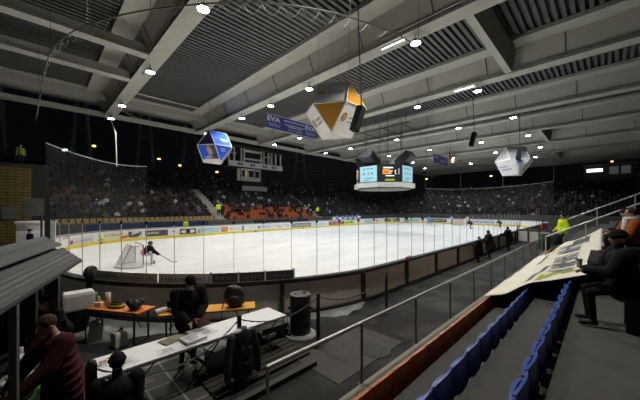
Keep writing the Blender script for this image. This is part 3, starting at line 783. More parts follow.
# ================================================================== THINGS HANGING OVER THE ICE
def lantern(label, loc, a, phi, faces, cables=True):
    """hexagonal cuboctahedron of printed panels in a white frame. faces: dict of panel materials and prints"""
    t = thing('advertising_lantern', label, 'hanging advert', loc)
    h = a * math.sqrt(2 / 3); rt = a / math.sqrt(3)
    mid = [Vector((a * math.cos(math.radians(60 * k + phi)), a * math.sin(math.radians(60 * k + phi)), 0)) for k in range(6)]
    top = [Vector((rt * math.cos(math.radians(30 + 120 * j + phi)), rt * math.sin(math.radians(30 + 120 * j + phi)), h)) for j in range(3)]
    bot = [Vector((rt * math.cos(math.radians(90 + 120 * j + phi)), rt * math.sin(math.radians(90 + 120 * j + phi)), -h)) for j in range(3)]
    E = set(); F = []
    for k in range(6):
        m0, m1 = mid[k], mid[(k + 1) % 6]
        if k % 2 == 0: F.append(('ut', k, [m0, m1, top[k // 2]])); j = (k // 2 - 1) % 3; F.append(('ls', k, [m0, m1, bot[k // 2], bot[j]]))
        else: F.append(('lt', k, [m0, m1, bot[k // 2]])); F.append(('us', k, [m0, m1, top[(k // 2 + 1) % 3], top[k // 2]]))
    F.append(('cap', 0, top)); F.append(('base', 0, bot))
    for _, _, v in F:
        for i in range(len(v)):
            p, q = v[i], v[(i + 1) % len(v)]; E.add(tuple(sorted((tuple(round(c, 4) for c in p), tuple(round(c, 4) for c in q)))))
    for p, q in sorted(E): MB().tube(p, q, .045, .045, 6).build('frame_bar', faces['frame'], t)
    for kind, k, v in F:
        c = sum(v, Vector()) / len(v); n = (v[1] - v[0]).cross(v[2] - v[0]).normalized()
        if n.dot(c) < 0: n = -n
        vv = [c + (p - c) * .965 - n * .01 for p in v]
        m = faces.get((kind, k), faces[kind])
        pan = MB().solid(vv, n * .012).build('panel', m, t)
        up = Vector((0, 0, 1)) - n * n.z
        up = up.normalized() if up.length > .01 else Vector((0, 1, 0)); rt_ = up.cross(n)
        pl = lambda u, w, c=c, n=n, up=up, rt_=rt_: c + n * .02 + rt_ * u * a + up * w * a
        for pr in faces.get(('print', kind), []):
            if pr[0] == 'r':
                _, x, y, w, hh, mm = pr; MB().grid([[pl(x - w / 2, y - hh / 2), pl(x - w / 2, y + hh / 2)], [pl(x + w / 2, y - hh / 2), pl(x + w / 2, y + hh / 2)]]).build('print', mm, pan)
            elif pr[0] == 'e':
                _, x, y, w, hh, mm = pr; bb = MB(); bb.bm.faces.new([bb.bm.verts.new(pl(x + w / 2 * math.cos(PI * q / 9), y + hh / 2 * math.sin(PI * q / 9)) + n * .004) for q in range(18)]); bb.build('print', mm, pan)
            elif pr[0] == 'p':
                bb = MB(); bb.bm.faces.new([bb.bm.verts.new(pl(x, y) + n * .002) for x, y in pr[1]]); bb.build('print', pr[2], pan)
    for j in range(3): MB().path([top[j], (top[j].x, top[j].y, GH + 1.64 - loc[2])], .012, 4).build('cable', M_dark, t)
    return t
def lines(x, y, w, hh, m, n, seed):
    r = random.Random(seed); out = []; st = w / n
    for i in range(n): out.append(('r', x - w / 2 + st * (i + .5), y, st * r.uniform(.5, .8), hh * r.uniform(.7, 1), m))
    return out
M_lwh = mat('lantern_white', (.88, .87, .84), .8, var=.05); M_lgrey = mat('lantern_grey', (.46, .46, .45), .5); M_lframe = mat('lantern_frame', (.78, .74, .60), .5)
M_silver = mat('lantern_silver', (.30, .31, .34), .35, var=.6, scale=2); M_face = mat('portrait_skin', (.62, .38, .20), .6, var=.1); M_ltblue = mat('print_blue', (.12, .18, .62), .5)
lantern('big white and gold many-sided lantern hanging nearest the camera', (13.85, 12.45, CAMZ + 6.3), 2.0, 1,
        {'frame': M_lframe, 'ut': M_gold, 'lt': M_gold, 'us': M_lwh, 'ls': M_lwh, 'cap': M_lwh, 'base': M_lgrey,
         ('print', 'us'): [('e', -.30, .0, .2, .2, M_gold), ('r', -.30, .0, .04, .12, M_lwh)] + lines(.12, .05, .42, .06, A_mid, 8, 1) + lines(.16, -.05, .5, .06, A_mid, 9, 2),
         ('print', 'ls'): [('e', -.28, .05, .2, .28, M_gold), ('e', -.28, .05, .06, .14, M_lwh)] + lines(.14, .08, .4, .07, A_mid, 7, 3) + lines(.14, -.06, .46, .07, A_mid, 8, 4)})
lantern('blue many-sided lantern with a portrait panel, hanging by the press box', (13.5, 29.3, CAMZ + 6.4), 1.95, 65,
        {'frame': M_lframe, 'ut': M_navy, 'lt': M_brightblue, 'us': M_brightblue, 'ls': M_brightblue, 'cap': M_brightblue, 'base': M_lwh,
         ('print', 'us'): [('e', -.28, .0, .22, .22, M_ltblue), ('e', -.28, .0, .15, .15, M_brightblue)] + lines(.14, -.06, .46, .07, M_lwh, 8, 5) + lines(.16, -.16, .4, .05, M_lwh, 7, 6),
         ('print', 'lt'): lines(0, .12, .3, .06, M_lwh, 6, 7) + lines(.02, .0, .26, .06, M_lwh, 5, 8),
         ('print', 'ls'): [('p', [(.05, -.3), (.48, -.3), (.48, .48), (.2, .48), (.12, .1)], M_navy), ('r', 0, -.40, .96, .16, M_lwh), ('p', [(-.18, -.3), (.22, -.3), (.18, -.08), (-.1, -.12), (-.34, -.22)], M_lgrey), ('e', .08, .14, .30, .46, M_face), ('p', [(.02, -.22), (.2, -.22), (.16, .05), (.04, .0)], M_face), ('p', [(.2, .12), (.3, .04), (.2, -.02)], M_face), ('p', [(-.1, .2), (-.06, .42), (.12, .46), (.2, .38), (0, .3), (-.02, .0)], M_gold)]})
lantern('white many-sided lantern with blue lettering hanging at far right', (40.6, 7.7, CAMZ + 5.6), 2.0, 0,
        {'frame': M_lwh, 'ut': M_lgrey, 'lt': M_lwh, 'us': M_silver, 'ls': M_lwh, 'cap': M_lwh, 'base': M_lgrey,
         ('print', 'ls'): lines(-.1, .08, .5, .1, M_ltblue, 6, 9) + lines(.0, -.12, .66, .1, M_ltblue, 7, 10), ('print', 'lt'): [('r', 0, .16, .3, .16, M_ltblue)] + lines(0, .0, .3, .05, A_mid, 5, 11)})
M_spk = mat('loudspeaker_black', (.010, .010, .010), .85)
# loudspeaker columns on cables
for (x, y, z, lb, L, tl) in ((12.8, 9.8, CAMZ + 5.0, 'black loudspeaker column hanging in front of the gold lantern', 1.45, .3), (32.9, 9.9, CAMZ + 7.3, 'black loudspeaker column hanging in mid hall', 1.5, .25), (37.9, 6.7, CAMZ + 5.9, 'black loudspeaker column hanging before the white lantern', 1.15, .2)):
    t = thing('loudspeaker', lb, 'loudspeaker', (x, y, z))
    R = Matrix.Rotation(tl, 4, Vector((.707, .707, 0)))
    MB().box((0, 0, 0), (.42, .42, L), M=R, bevel=.05).build('cabinet', M_spk, t)
    MB().box((0, 0, 0), (.36, .45, L * .85), M=R).build('grille', M_black, t)
    MB().path([R @ Vector((0, 0, L * .48)), (0, 0, GH + 1.64 - z)], .035, 6).build('cable', M_black, t)

# banners
def banner(name, label, x0, x1, y, z0, z1, m, prints, text=[]):
    t = thing(name, label, 'banner', ((x0 + x1) / 2, y, (z0 + z1) / 2)); W, Hh = x1 - x0, z1 - z0
    MB().box((0, 0, 0), (W, .03, Hh)).build('sheet', m, t)
    for x, yy, w, h, mm in prints: MB().box((x * W, -.02, yy * Hh), (w * W, .006, h * Hh)).build('print', mm, t)
    for s_, x, yy, h, w, mm in text: text_obj(s_, h * Hh, lambda u, v: Vector((x * W + u, -.026, yy * Hh + v)), mm, t, width=w * W, bold=.04)
    for sx in (-.45, .45): MB().path([(sx * W, 0, Hh / 2), (sx * W, 0, GH - (z0 + z1) / 2 + 1.6)], .012, 4).build('cord', M_dark, t)
def bl(x, y, w, h, m, n, seed):
    r = random.Random(seed); st = w / n; return [(x - w / 2 + st * (i + .5), y, st * r.uniform(.5, .8), h, m) for i in range(n)]
banner('banner', 'long blue advertising banner hanging left of gold lantern', 16.4, 23.3, 24.0, CAMZ + 8.05, CAMZ + 9.6, M_adblue,
       [(0, .48, 1, .04, M_lwh), (0, -.48, 1, .04, M_lwh)] + bl(.02, .28, .42, .1, M_lwh, 12, 1) + bl(.03, .04, .40, .07, M_lwh, 14, 2) + bl(.03, -.08, .3, .07, M_lwh, 10, 3) + bl(.04, -.28, .28, .12, M_lgrey, 9, 4) + bl(-.36, -.14, .22, .08, M_lgrey, 8, 5) + bl(-.36, -.26, .2, .08, M_lgrey, 8, 6) + bl(.37, -.14, .22, .08, M_lgrey, 8, 7) + bl(.37, -.26, .2, .08, M_lgrey, 8, 8),
       [('EVA', -.37, .2, .36, .24, M_lwh), ('EVA', .37, .2, .36, .24, M_lwh)])
M_purple = mat('banner_purple', (.09, .10, .36), .6, var=.2); M_ban7 = mat('banner_orange_red', (.48, .10, .03), .6)
banner('banner', 'small purple-blue banner hanging far away beside orange one', 46.4, 52.4, 20.0, CAMZ + 7.6, CAMZ + 9.0, M_purple, bl(-.3, .2, .3, .2, M_lgrey, 4, 1) + bl(.2, -.1, .4, .2, M_lgrey, 5, 2), [])
banner('banner', 'orange-red banner with white number seven hanging far away', 53.2, 56.2, 20.0, CAMZ + 8.4, CAMZ + 10.5, M_ban7, [(0, .44, 1, .1, M_lgrey), (0, -.46, 1, .07, M_lwh)], [('7', 0, 0, .6, .42, M_lwh)])

# scoreboard
SB = thing('scoreboard', 'black hanging scoreboard cube with two pale blue screens over centre ice', 'scoreboard', (31.5, 20.0, CAMZ + 3.2))
M_screen = mat('screen_cyan', (.36, .62, .70), .3, var=.12, scale=1.2, emit=.4); M_scrink = mat('screen_ink', (.16, .34, .42), .4, emit=.15); M_sbor = mat('screen_orange', (.9, .28, .02), .4, emit=.9); M_sbw = mat('screen_white', (.9, .9, .9), .4, emit=.8); M_sbg = mat('screen_lime', (.35, .42, .02), .4, emit=.5)
def octo(rf, rc, z0, z1, nm, m):
    """faces at 0,90,.. at distance rf, chamfers at 45.. at distance rc"""
    pts = []
    for k in range(8):
        a0, a1 = math.radians(45 * k), math.radians(45 * (k + 1)); d0, d1 = (rf, rc) if k % 2 == 0 else (rc, rf)
        det = math.cos(a0) * math.sin(a1) - math.sin(a0) * math.cos(a1)
        pts.append(((d0 * math.sin(a1) - d1 * math.sin(a0)) / det, (d1 * math.cos(a0) - d0 * math.cos(a1)) / det))
    return MB().solid([(x, y, z0) for x, y in pts], (0, 0, z1 - z0)).build(nm, m, SB)
octo(3.3, 3.3, -.25, 1.95, 'cabinet', M_blackpl)
octo(3.55, 3.55, -.74, -.2, 'lower_ring', M_offwhite)
octo(3.2, 3.2, -.9, -.74, 'ring_base', M_steeldk)
def on_face(deg, r):
    a = math.radians(deg); n = Vector((math.cos(a), math.sin(a), 0)); rt = Vector((-math.sin(a), math.cos(a), 0))
    return lambda u, v, e=.03: n * (r + e) + rt * u + Vector((0, 0, v))
for deg in (0, 90, 180, 270):
    pl = on_face(deg, 3.3)
    sc = MB().grid([[pl(-1.22, -.08), pl(-1.22, 1.80)], [pl(1.22, -.08), pl(1.22, 1.80)]], thick=pl(0, 0, .04) - pl(0, 0, .03)).build('screen', M_screen, SB)
    for u, v, w, h in ((-.6, 1.45, .25, .22), (-.6, .9, .25, .3), (.0, 1.5, .7, .12), (.55, 1.45, .22, .2), (.55, .9, .25, .3), (0, .9, .16, .3), (.1, .35, 1.2, .1), (-.3, .12, .8, .08)):
        MB().grid([[pl(u - w / 2, v - h / 2, .05), pl(u - w / 2, v + h / 2, .05)], [pl(u + w / 2, v - h / 2, .05), pl(u + w / 2, v + h / 2, .05)]]).build('screen_figure', M_scrink, sc)
for deg in (45, 135, 225, 315):
    pl = on_face(deg, 3.3)
    q = lambda u, v, w, h, m, e=.03, n_='print': MB().grid([[pl(u - w / 2, v - h / 2, e), pl(u - w / 2, v + h / 2, e)], [pl(u + w / 2, v - h / 2, e), pl(u + w / 2, v + h / 2, e)]]).build(n_, m, SB)
    q(-.42, 1.02, .85, .56, M_sbor); q(-.2, 1.50, 1.15, .16, M_sbw, .032); q(.0, .56, 1.0, .12, M_sbw, .032)
    text_obj('so', .3, lambda u, v: pl(-.42 + u, 1.02 + v, .04), M_blackpl, SB, width=.5); text_obj('r t l', .66, lambda u, v: pl(.58 + u, 1.06 + v, .04), M_sbw, SB, width=1.0, bold=0.)
    q(0, .08, 1.1, .2, M_sbg)
    pr = on_face(deg, 3.55); MB().grid([[pr(-.7, -.55), pr(-.7, -.4)], [pr(.5, -.55), pr(.5, -.4)]]).build('ring_print', A_lg, SB)
    a = math.radians(deg)
for deg in (180, 270, 0, 90):
    a = math.radians(deg); n = Vector((math.cos(a), math.sin(a), 0))
    R = Matrix.Rotation(a, 4, 'Z') @ Matrix.Rotation(-.6, 4, 'Y')
    sp = MB().box(n * 3.0 + Vector((0, 0, 2.65)), (2.0, 1.6, .95), M=R).build('speaker_box', M_dark, SB)
for sx in (-1, 1):
    for sy in (-1, 1): MB().path([(sx * 1.6, sy * 1.6, 1.9), (sx * 1.6, sy * 1.6, GH - CAMZ - 3.2 + 1.6)], .04, 5).build('cable', M_black, SB)
TR = thing('ceiling_frame', 'dark lattice frame above the scoreboard', 'frame', (31.5, 20, GH - .6))
for sx in (-2.6, 2.6): MB().path([(sx, -5, 0), (sx, 5, 0)], .06, 5).build('rail', M_dark, TR)
for sy in (-4, -1.5, 1.5, 4): MB().path([(-2.6, sy, 0), (2.6, sy, 0)], .05, 5).build('cross_bar', M_dark, TR)
for sy in (-4.5, 4.5): MB().path([(-2.6, sy, 0), (-2.6, sy, 2.2)], .04, 5).build('hanger', M_dark, TR)

# ================================================================== FAR STANDS
ROW, RISE, Y0S, Z0S = .85, .42, 37.4, .95
def seat_step(k): return Y0S + ROW * k, Z0S + RISE * k
t = thing('grandstand', 'dark stepped grandstand along the far side of the rink', 'stand', (0, 0, 0))
for k in range(19):
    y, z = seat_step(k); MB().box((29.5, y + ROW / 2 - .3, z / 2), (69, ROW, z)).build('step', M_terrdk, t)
MB().box((29.5, Y0S - .42, .85), (69, .1, 1.7)).build('front_wall', M_steeldk, t)
for x in (17.9, 37.0):
    for k in range(13):
        y, z = seat_step(k); MB().box((x + .65, y + ROW * .25 - .3, z + .21), (1.3, ROW * .5, .42)).build('stair', M_conc, t)
t2 = thing('grandstand', 'dark stepped grandstand behind the far end', 'stand', (0, 0, 0))
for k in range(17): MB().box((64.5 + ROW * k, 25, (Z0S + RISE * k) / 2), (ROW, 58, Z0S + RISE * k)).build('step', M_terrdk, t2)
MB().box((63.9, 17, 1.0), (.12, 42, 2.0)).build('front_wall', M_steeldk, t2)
# tip-up seats of the far stand
def far_seat(name, label, m, loc, group):
    b = MB(); b.box((0, .16, .62), (.46, .05, .42), bevel=.02); b.box((0, -.05, .42), (.46, .42, .05), bevel=.02); b.box((0, .10, .21), (.08, .08, .42))
    o = b.build(name, m); o.location = loc; return tag(o, label, 'seat', group)
po = pt = None
for k in range(6):
    y, z = seat_step(k)
    if k < 2:
        x = 1.5
        while x < 17.4:
            if pt is None: pt = far_seat('stadium_seat', 'empty tan seat in the two low rows of the far stand', M_tan, (x, y, z), 'tan seats of the far stand')
            else: o = pt.copy(); COL.objects.link(o); o.location = (x, y, z)
            x += .56
    x = 19.6
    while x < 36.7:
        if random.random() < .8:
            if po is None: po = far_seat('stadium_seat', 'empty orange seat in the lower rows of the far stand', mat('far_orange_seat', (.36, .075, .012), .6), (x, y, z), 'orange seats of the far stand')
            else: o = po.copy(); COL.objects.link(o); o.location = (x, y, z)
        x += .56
# the crowd
slots = []
def slot(x, y, z, yaw): slots.append((x, y, z, yaw))
for k in range(19):
    y, z = seat_step(k)
    x = -4.6
    while x < 63:
        ok = not (17.8 < x < 19.3 or 36.9 < x < 38.4) or k > 12
        occ = .93
        if x < 17.8 and k < 2: occ = 0
        if 19.3 < x < 36.9 and k < 6: occ = (.1, .18, .15, .35, .45, .6)[k]
        if 23.0 < x < 36 and 10 <= k and z > 5.2: occ *= .8
        if ok and random.random() < occ: slot(x + random.uniform(-.08, .08), y + random.uniform(-.08, .05), z + random.uniform(-.03, .06), -PI / 2 + random.uniform(-.4, .4))
        x += .56
for k in range(17):
    y = -3.5
    while y < 52:
        if random.random() < .92: slot(64.5 + ROW * k + random.uniform(-.05, .1), y + random.uniform(-.08, .08), Z0S + RISE * k + random.uniform(-.03, .06), PI + random.uniform(-.4, .4))
        y += .56
vis = [s_ for s_ in slots if -10 < to_px(s_[0], s_[1], s_[2] + 1)[0] < 650]
vis.sort(key=lambda s_: s_[0] + s_[1])
near = [s_ for s_ in vis if 46 < to_px(s_[0], s_[1], s_[2] + 1)[0]][:260]
ns = set(near); rest = [s_ for s_ in vis if s_ not in ns]
rc = random.Random(3)
def pick(): return rc.choices(range(10), SPEC_W)[0]
for x, y, z, yw in near:
    o = bpy.data.objects.new('spectator', SPEC[pick()]); COL.objects.link(o); o.location = (x, y, z - .05); o.rotation_euler = (0, 0, yw)
    tag(o, 'seated spectator in left front part of the far grandstand crowd', 'person', 'spectators in the left front of the far stand')
# everyone else: one object
nv = len(sp_lo.vertices); co = np.empty(nv * 3); sp_lo.vertices.foreach_get('co', co); co = co.reshape(-1, 3)
npoly = len(sp_lo.polygons); lt = np.empty(npoly, dtype=np.int32); sp_lo.polygons.foreach_get('loop_total', lt)
lv = np.empty(len(sp_lo.loops), dtype=np.int32); sp_lo.loops.foreach_get('vertex_index', lv)
CM = []
for mm in SPEC_MATS:
    for m in mm:
        if m not in CM: CM.append(m)
VV = []; LV = []; LT = []; MI = []
for i, (x, y, z, yw) in enumerate(rest):
    c, s_ = math.cos(yw), math.sin(yw); R = np.array([[c, s_, 0], [-s_, c, 0], [0, 0, 1]])
    VV.append(co @ R + np.array([x, y, z - .05])); LV.append(lv + i * nv); LT.append(lt)
    sl = np.array([CM.index(m) for m in SPEC_MATS[pick()]], dtype=np.int32); MI.append(sl[sp_lo_idx])
VV = np.concatenate(VV); LV = np.concatenate(LV); LT = np.concatenate(LT); MI = np.concatenate(MI)
me = bpy.data.meshes.new('crowd'); me.vertices.add(len(VV)); me.vertices.foreach_set('co', VV.astype(np.float32).ravel())
me.loops.add(len(LV)); me.loops.foreach_set('vertex_index', LV); me.polygons.add(len(LT))
me.polygons.foreach_set('loop_start', np.concatenate([[0], np.cumsum(LT)[:-1]]).astype(np.int32))
try: me.polygons.foreach_set('loop_total', LT)
except Exception: pass
for m in CM: me.materials.append(m)
me.polygons.foreach_set('material_index', MI); me.update(calc_edges=True); me.validate()
o = bpy.data.objects.new('crowd', me); COL.objects.link(o)
tag(o, 'dense dark crowd filling the upper rows and far end stand', 'crowd', kind='stuff')
# flags of the home team waved low in the crowd, stewards on the stairs
for (x, k, lb) in ((18.5, 2, 'steward in yellow vest on the left stairs of the far stand'), (37.6, 1, 'steward in yellow vest on right stairs of the far stand')):
    y, z = seat_step(k); figure('person', lb, (x, y, z + .42), -PI / 2, K_hiviz, K_black, 1.05, hair=K_black, bulk=.05, vox=.035, detail=False)
# team benches behind the far boards
def bench(label_fmt, group, xs, coats, hats):
    protos = []
    for i, x in enumerate(xs):
        if i < 2:
            p_ = figure('hockey_player', 'x', (x, 35.05, .25), -PI / 2, coats[i], K_black, 1.0, pelvis=(0, 0, .8), lean=.2, hands=[(.38, .2, 1.0), (.38, -.2, 1.0)], hat=('helmet', hats[i]), bulk=.09, vox=.04, detail=False, group=group)
            protos.append(p_)
        else: p_ = dup(protos[i % 2], (x, 35.05 + random.uniform(-.1, .1), .25 + random.uniform(-.1, .1)), -PI / 2 + random.uniform(-.5, .5), None, group); p_.scale = (1,) * 3
        p_['label'] = label_fmt.format(nth(i))
bench('dark-kitted player on far bench before orange seats, {} from left', 'players on the left far bench', [22.2 + .72 * i for i in range(14)], [K_char, K_black], [K_black, K_grey])
bench('white and blue player on the right far bench, {} from left', 'players on the right far bench', [38.6 + .75 * i for i in range(11)], [K_white, K_blue], [K_blue, K_white])
t = thing('barrier_cloth', 'blue cloth along the barrier under the tan seats', 'cloth', (10, 35.6, 0)); MB().box((-.5, 0, 1.3), (12, .08, .75)).build('cloth', mat('barrier_blue', (.035, .055, .15), .8, var=.25), t)
MB().box((-.5, .08, .9), (12.4, .08, 1.3)).build('barrier', M_steeldk, t)
figure('person', 'official in lime vest standing behind the far boards by tan seats', (12.6, 35.1, .2), -PI / 2, K_hiviz, K_black, 1.0, hair=K_hairbr, vox=.035, detail=False)

# press box over the far stand
PB = thing('press_box', 'white press cabin raised over the rear of the far crowd', 'cabin', (29.5, 46.5, 0))
z = CAMZ + 7.45
MB().box((0, -.3, z + .45), (11.6, .3, .95)).build('fascia', M_white, PB); MB().box((0, 1.5, z + .2), (11.6, 3.4, .25)).build('floor_slab', M_terrdk, PB)
MB().box((-.3, 1.4, z + 3.5), (11.6, 4.2, .22), M=Matrix.Rotation(.03, 4, 'Y')).build('roof', M_wood, PB)
MB().box((0, 3.1, z + 1.9), (11.4, .15, 2.9)).build('rear_wall', M_terrdk, PB)
for x in (-5.6, -4.6, -3.2, -2.6, 1.0, 1.6, 2.7, 3.4, 4.4, 5.6): MB().box((x, -.05, z + 2.15), (.26, .26, 2.5)).build('post', M_offwhite, PB)
MB().box((-.8, -.05, z + 1.55), (4.0, .2, .35)).build('window_rail', M_offwhite, PB); MB().box((-.8, -.05, z + 3.0), (4.0, .2, .4)).build('window_head', M_offwhite, PB)
MB().box((-4.9, -.05, z + 2.3), (1.4, .2, .18)).build('window_rail', M_offwhite, PB); MB().box((2.6, -.05, z + 2.4), (1.8, .2, .18)).build('window_rail', M_offwhite, PB)
for x in (-3.6, -1.1, 1.6, 3.7):
    MB().box((x, -.46, z + .45), (1.0, .02, .42)).build('emblem', A_dk, PB); MB().box((x + .05, -.475, z + .45), (.35, .01, .2)).build('emblem_mark', A_lg, PB)
BX = -1.1
MB().box((BX, .2, z - 2.1), (4.0, .4, .75)).build('booth_sill', M_offwhite, PB); MB().box((BX, .2, z - .35), (4.0, .4, .3)).build('booth_head', M_offwhite, PB)
MB().box((BX, 1.6, z - 1.2), (3.9, .2, 2.2)).build('booth_rear_wall', mat('booth_glow_wall', (.32, .30, .24), .8, var=.5, scale=1.5, emit=.25), PB)  # wall emits by itself, standing in for the light inside the booth
for x in (-1.95, -.5, .75, 1.95): MB().box((BX + x, .2, z - 1.1), (.16, .4, 1.7)).build('booth_post', M_offwhite, PB)
MB().box((BX - .6, .8, z - 1.1), (.35, .3, 1.2)).build('booth_glow_block', mat('booth_warm_glow', (.7, .6, .3), .6, emit=.3), PB)  # glowing block painted in as a warm bit of the booth's interior light
MB().box((BX + .6, -.3, z - 3.85), (5.3, .25, .85)).build('lower_sign', M_lgrey, PB); MB().box((0, 2.2, 2.9 + z / 2 - 1.5), (4.6, 1.6, z - 3)).build('support_wall', M_terrdk, PB)

# cabin and signs at the far right end
FC = thing('cabin', 'dark cabin with lit white sign above the far right crowd', 'cabin', (80.2, -.6, -.25))
MB().box((0, 0, 10.4), (1.5, 7.2, 3.2)).build('cabin_wall', M_dark, FC); MB().box((-.1, 0, 12.1), (2.2, 7.8, .25)).build('roof', M_steeldk, FC); MB().box((0, 0, 4.4), (1.2, 6.6, 8.8)).build('support_wall', M_terrdk, FC)
MB().box((-.8, 2.0, 11.1), (.12, 2.3, .62)).build('lit_sign', mat('lit_sign_glow', (1, 1, .97), .4, var=.02, emit=2.2), FC)
for y in (-.7, -2.3): MB().box((-.78, y, 10.9), (.08, 1.25, 1.5)).build('window', mat('grey_window', (.30, .31, .33), .3, var=.2, emit=.10), FC)
ys = thing('sign', 'small yellow sign at far right edge above the crowd', 'sign', (79.6, -5.6, -.3)); MB().box((0, 0, 9.9), (.1, 2.0, .9)).build('board', mat('sign_yellow', (.35, .32, .05), .6), ys); MB().box((0, 0, 4.8), (.1, .2, 9.6)).build('post', M_dark, ys)
# street lamps glowing outside in the night
M_sod = mat('street_glow', (1, .55, .12), .4, var=0, emit=3.0); M_exit = mat('sign_glow', (.75, 1, .9), .4, var=0, emit=2.)
for i, (px, py, D, m_, lb) in enumerate(((94, 146, 95, M_sod, 'orange street lamp glowing behind left columns'), (159, 159, 110, M_sod, 'orange street lamp glowing left of the blue lantern, farther left'), (180, 165.5, 110, M_sod, 'orange street lamp glowing just left of blue lantern'), (217, 172, 110, M_sod, 'dim orange lamp glowing under the blue lantern'), (426.5, 179, 140, M_sod, 'orange lamp glowing under the purple banner'), (491, 176, 140, M_sod, 'orange lamp glowing left of the white lantern'), (612, 161.5, 150, M_sod, 'orange lamp glowing above the dark cabin'))):
    r = (px - 320) / FPX; X, Y = D * (1 + r) / 2, D * (1 - r) / 2; Z = CAMZ + (208 - py) * D / 402
    t = thing('street_lamp', lb, 'street lamp', (X, Y, 0), 0, 'street lamps outside'); MB().tube((0, 0, 0), (0, 0, Z), .1, .06, 6).build('pole', M_black, t); MB().ell((0, 0, Z), (.42, .42, .25)).build('lamp_head', m_, t)
r = (65 - 320) / FPX; D = 62; X, Y = D * (1 + r) / 2, D * (1 - r) / 2
t = thing('exit_sign', 'small white lit sign over the far left crowd', 'sign', (X, Y, 0), -PI / 4); MB().box((0, 0, CAMZ + 58 * D / 402), (.75, .1, .32)).build('lit_box', M_exit, t); MB().tube((0, .1, 0), (0, .1, CAMZ + 58 * D / 402), .05).build('post', M_black, t)

# ================================================================== LEFT END: tower, hut, screens
def brick_mat():
    m = bpy.data.materials.new('yellow_brick'); m.use_nodes = True; nt = m.node_tree; b = nt.nodes['Principled BSDF']; b.inputs['Roughness'].default_value = .85
    tc = nt.nodes.new('ShaderNodeTexCoord'); mp = nt.nodes.new('ShaderNodeMapping'); mp.inputs['Rotation'].default_value = (PI / 2, 0, 0); nt.links.new(tc.outputs['Object'], mp.inputs[0])
    br = nt.nodes.new('ShaderNodeTexBrick'); br.inputs['Color1'].default_value = (.13, .09, .02, 1); br.inputs['Color2'].default_value = (.10, .072, .016, 1); br.inputs['Mortar'].default_value = (.018, .014, .008, 1)
    br.inputs['Scale'].default_value = 1.0; br.inputs['Brick Width'].default_value = .8; br.inputs['Row Height'].default_value = .22; br.inputs['Mortar Size'].default_value = .02
    nt.links.new(mp.outputs[0], br.inputs[0]); nt.links.new(br.outputs[0], b.inputs['Base Color']); return m
M_brick = brick_mat()
tw = thing('brick_tower', 'yellow planked tower block behind the left rink end', 'tower', (-1.0, 30, 0))
MB().box((0, 0, 3.1), (1.5, 1.7, 6.2)).build('tower_wall', M_brick, tw); MB().box((-.25, -.88, 2.95), (.8, .06, .85)).build('hatch', M_steeldk, tw)
t = thing('platform', 'dark raised platform behind the yellow tower', 'platform', (-1.5, 35.6, 0)); MB().box((0, 0, 3.5), (4.5, 2.6, 7.0)).build('platform_block', M_terrdk, t)
t = thing('sheet_metal_box', 'grey sheet-metal box beside the yellow tower', 'box', (.05, 24.5, 0), -.1); MB().box((0, 0, 3.35), (1.05, .6, 1.05), bevel=.02).build('case', M_steeldk, t); MB().tube((0.2, .1, FZ), (.2, .1, 2.85), .06).build('post', M_dark, t)
t = thing('kiosk', 'white kiosk wall behind left rink end', 'kiosk', (.05, 27.0, FZ))
MB().box((0, 0, 1.1), (1.9, .15, 2.2)).build('kiosk_wall', M_white, t); MB().box((0, -.1, 2.25), (2.0, .4, .14)).build('kiosk_roof', M_offwhite, t)
MB().box((.1, -.1, 1.0), (.8, .06, 1.0)).build('poster', A_pl, t); MB().box((.85, -.1, 1.1), (.1, .1, 2.2)).build('corner_post', M_steel, t)
t = thing('lamp_post', 'dark upright post at left end of the near glass', 'post', (.28, 13.2, 0)); MB().box((0, 0, 1.95), (.14, .14, 3.7)).build('post', M_dark, t); 

# ================================================================== THE NEAR STALL
d = Vector((.88, 3.05)).normalized(); back = Vector((-d.y, d.x))
A0 = Vector((-.25, 4.2)) - d * .8; A1 = Vector((.63, 7.25))
ST = thing('market_stall', 'dark market stall with overlapping corrugated awning sheets at left edge', 'stall', (0, 0, 0))
def sheet(o0, o1, z0, z1, ext, m, nm):
    P = []; n = 16
    a0, a1 = A0, A1 + d * ext
    for i in range(25):
        row = []
        for j in range(n + 1):
            t_ = j / n; p_ = a0 + (a1 - a0) * (i / 24) + back * (o0 + (o1 - o0) * t_)
            row.append((p_.x, p_.y, z0 + (z1 - z0) * t_ + .010 * math.sin(t_ * 2 * PI * 5)))
        P.append(row)
    return MB().grid(P, thick=(0, 0, -.02)).build(nm, m, ST)
M_roofsheet = mat('grey_roof_sheet', (.085, .086, .09), .6, .0, var=.12, scale=4)
sheet(0, .27, CAMZ - 1.0, CAMZ - .75, 0, M_roofsheet, 'awning_sheet'); sheet(.26, .52, CAMZ - .68, CAMZ - .52, -.1, M_roofsheet, 'roof_sheet'); sheet(.3, 1.6, CAMZ - .75, CAMZ - .6, -.2, M_dark, 'roof_underside')
b = MB(); b.path([(*(A0 + back * .0), CAMZ - 1.03), (*A1, CAMZ - 1.03)], .025, 6); b.build('awning_edge', M_dark, ST)
for q, w in ((.30, .07), (.62, .09), (.86, .12)):
    p_ = A0 + (A1 - A0) * q + back * (.03 if q < .5 else .25); MB().box((p_.x, p_.y, 1.2), (w, w, 2.2), rz=-.28).build('post', M_steeldk if q < .5 else M_dark, ST)
cm = A0 + (A1 - A0) * .6 + back * .48
bp = A0 + (A1 - A0) * .5 + back * 1.45; MB().box((bp.x, bp.y, 1.3), (.06, 4.6, 2.4), rz=-.28).build('back_panel', M_black, ST)  # black panel added so the gap under the stall roof stays dark
ep = A1 + back * 1.0 - d * .2; MB().box((ep.x, ep.y, 1.3), (1.0, .05, 2.4), rz=-.28).build('end_panel', M_black, ST)  # second black panel added to darken the open end under the roof
MB().box((cm.x, cm.y, .55), (.7, 1.7, .9), rz=-.28).build('counter', M_black, ST)
cmz = 1.0
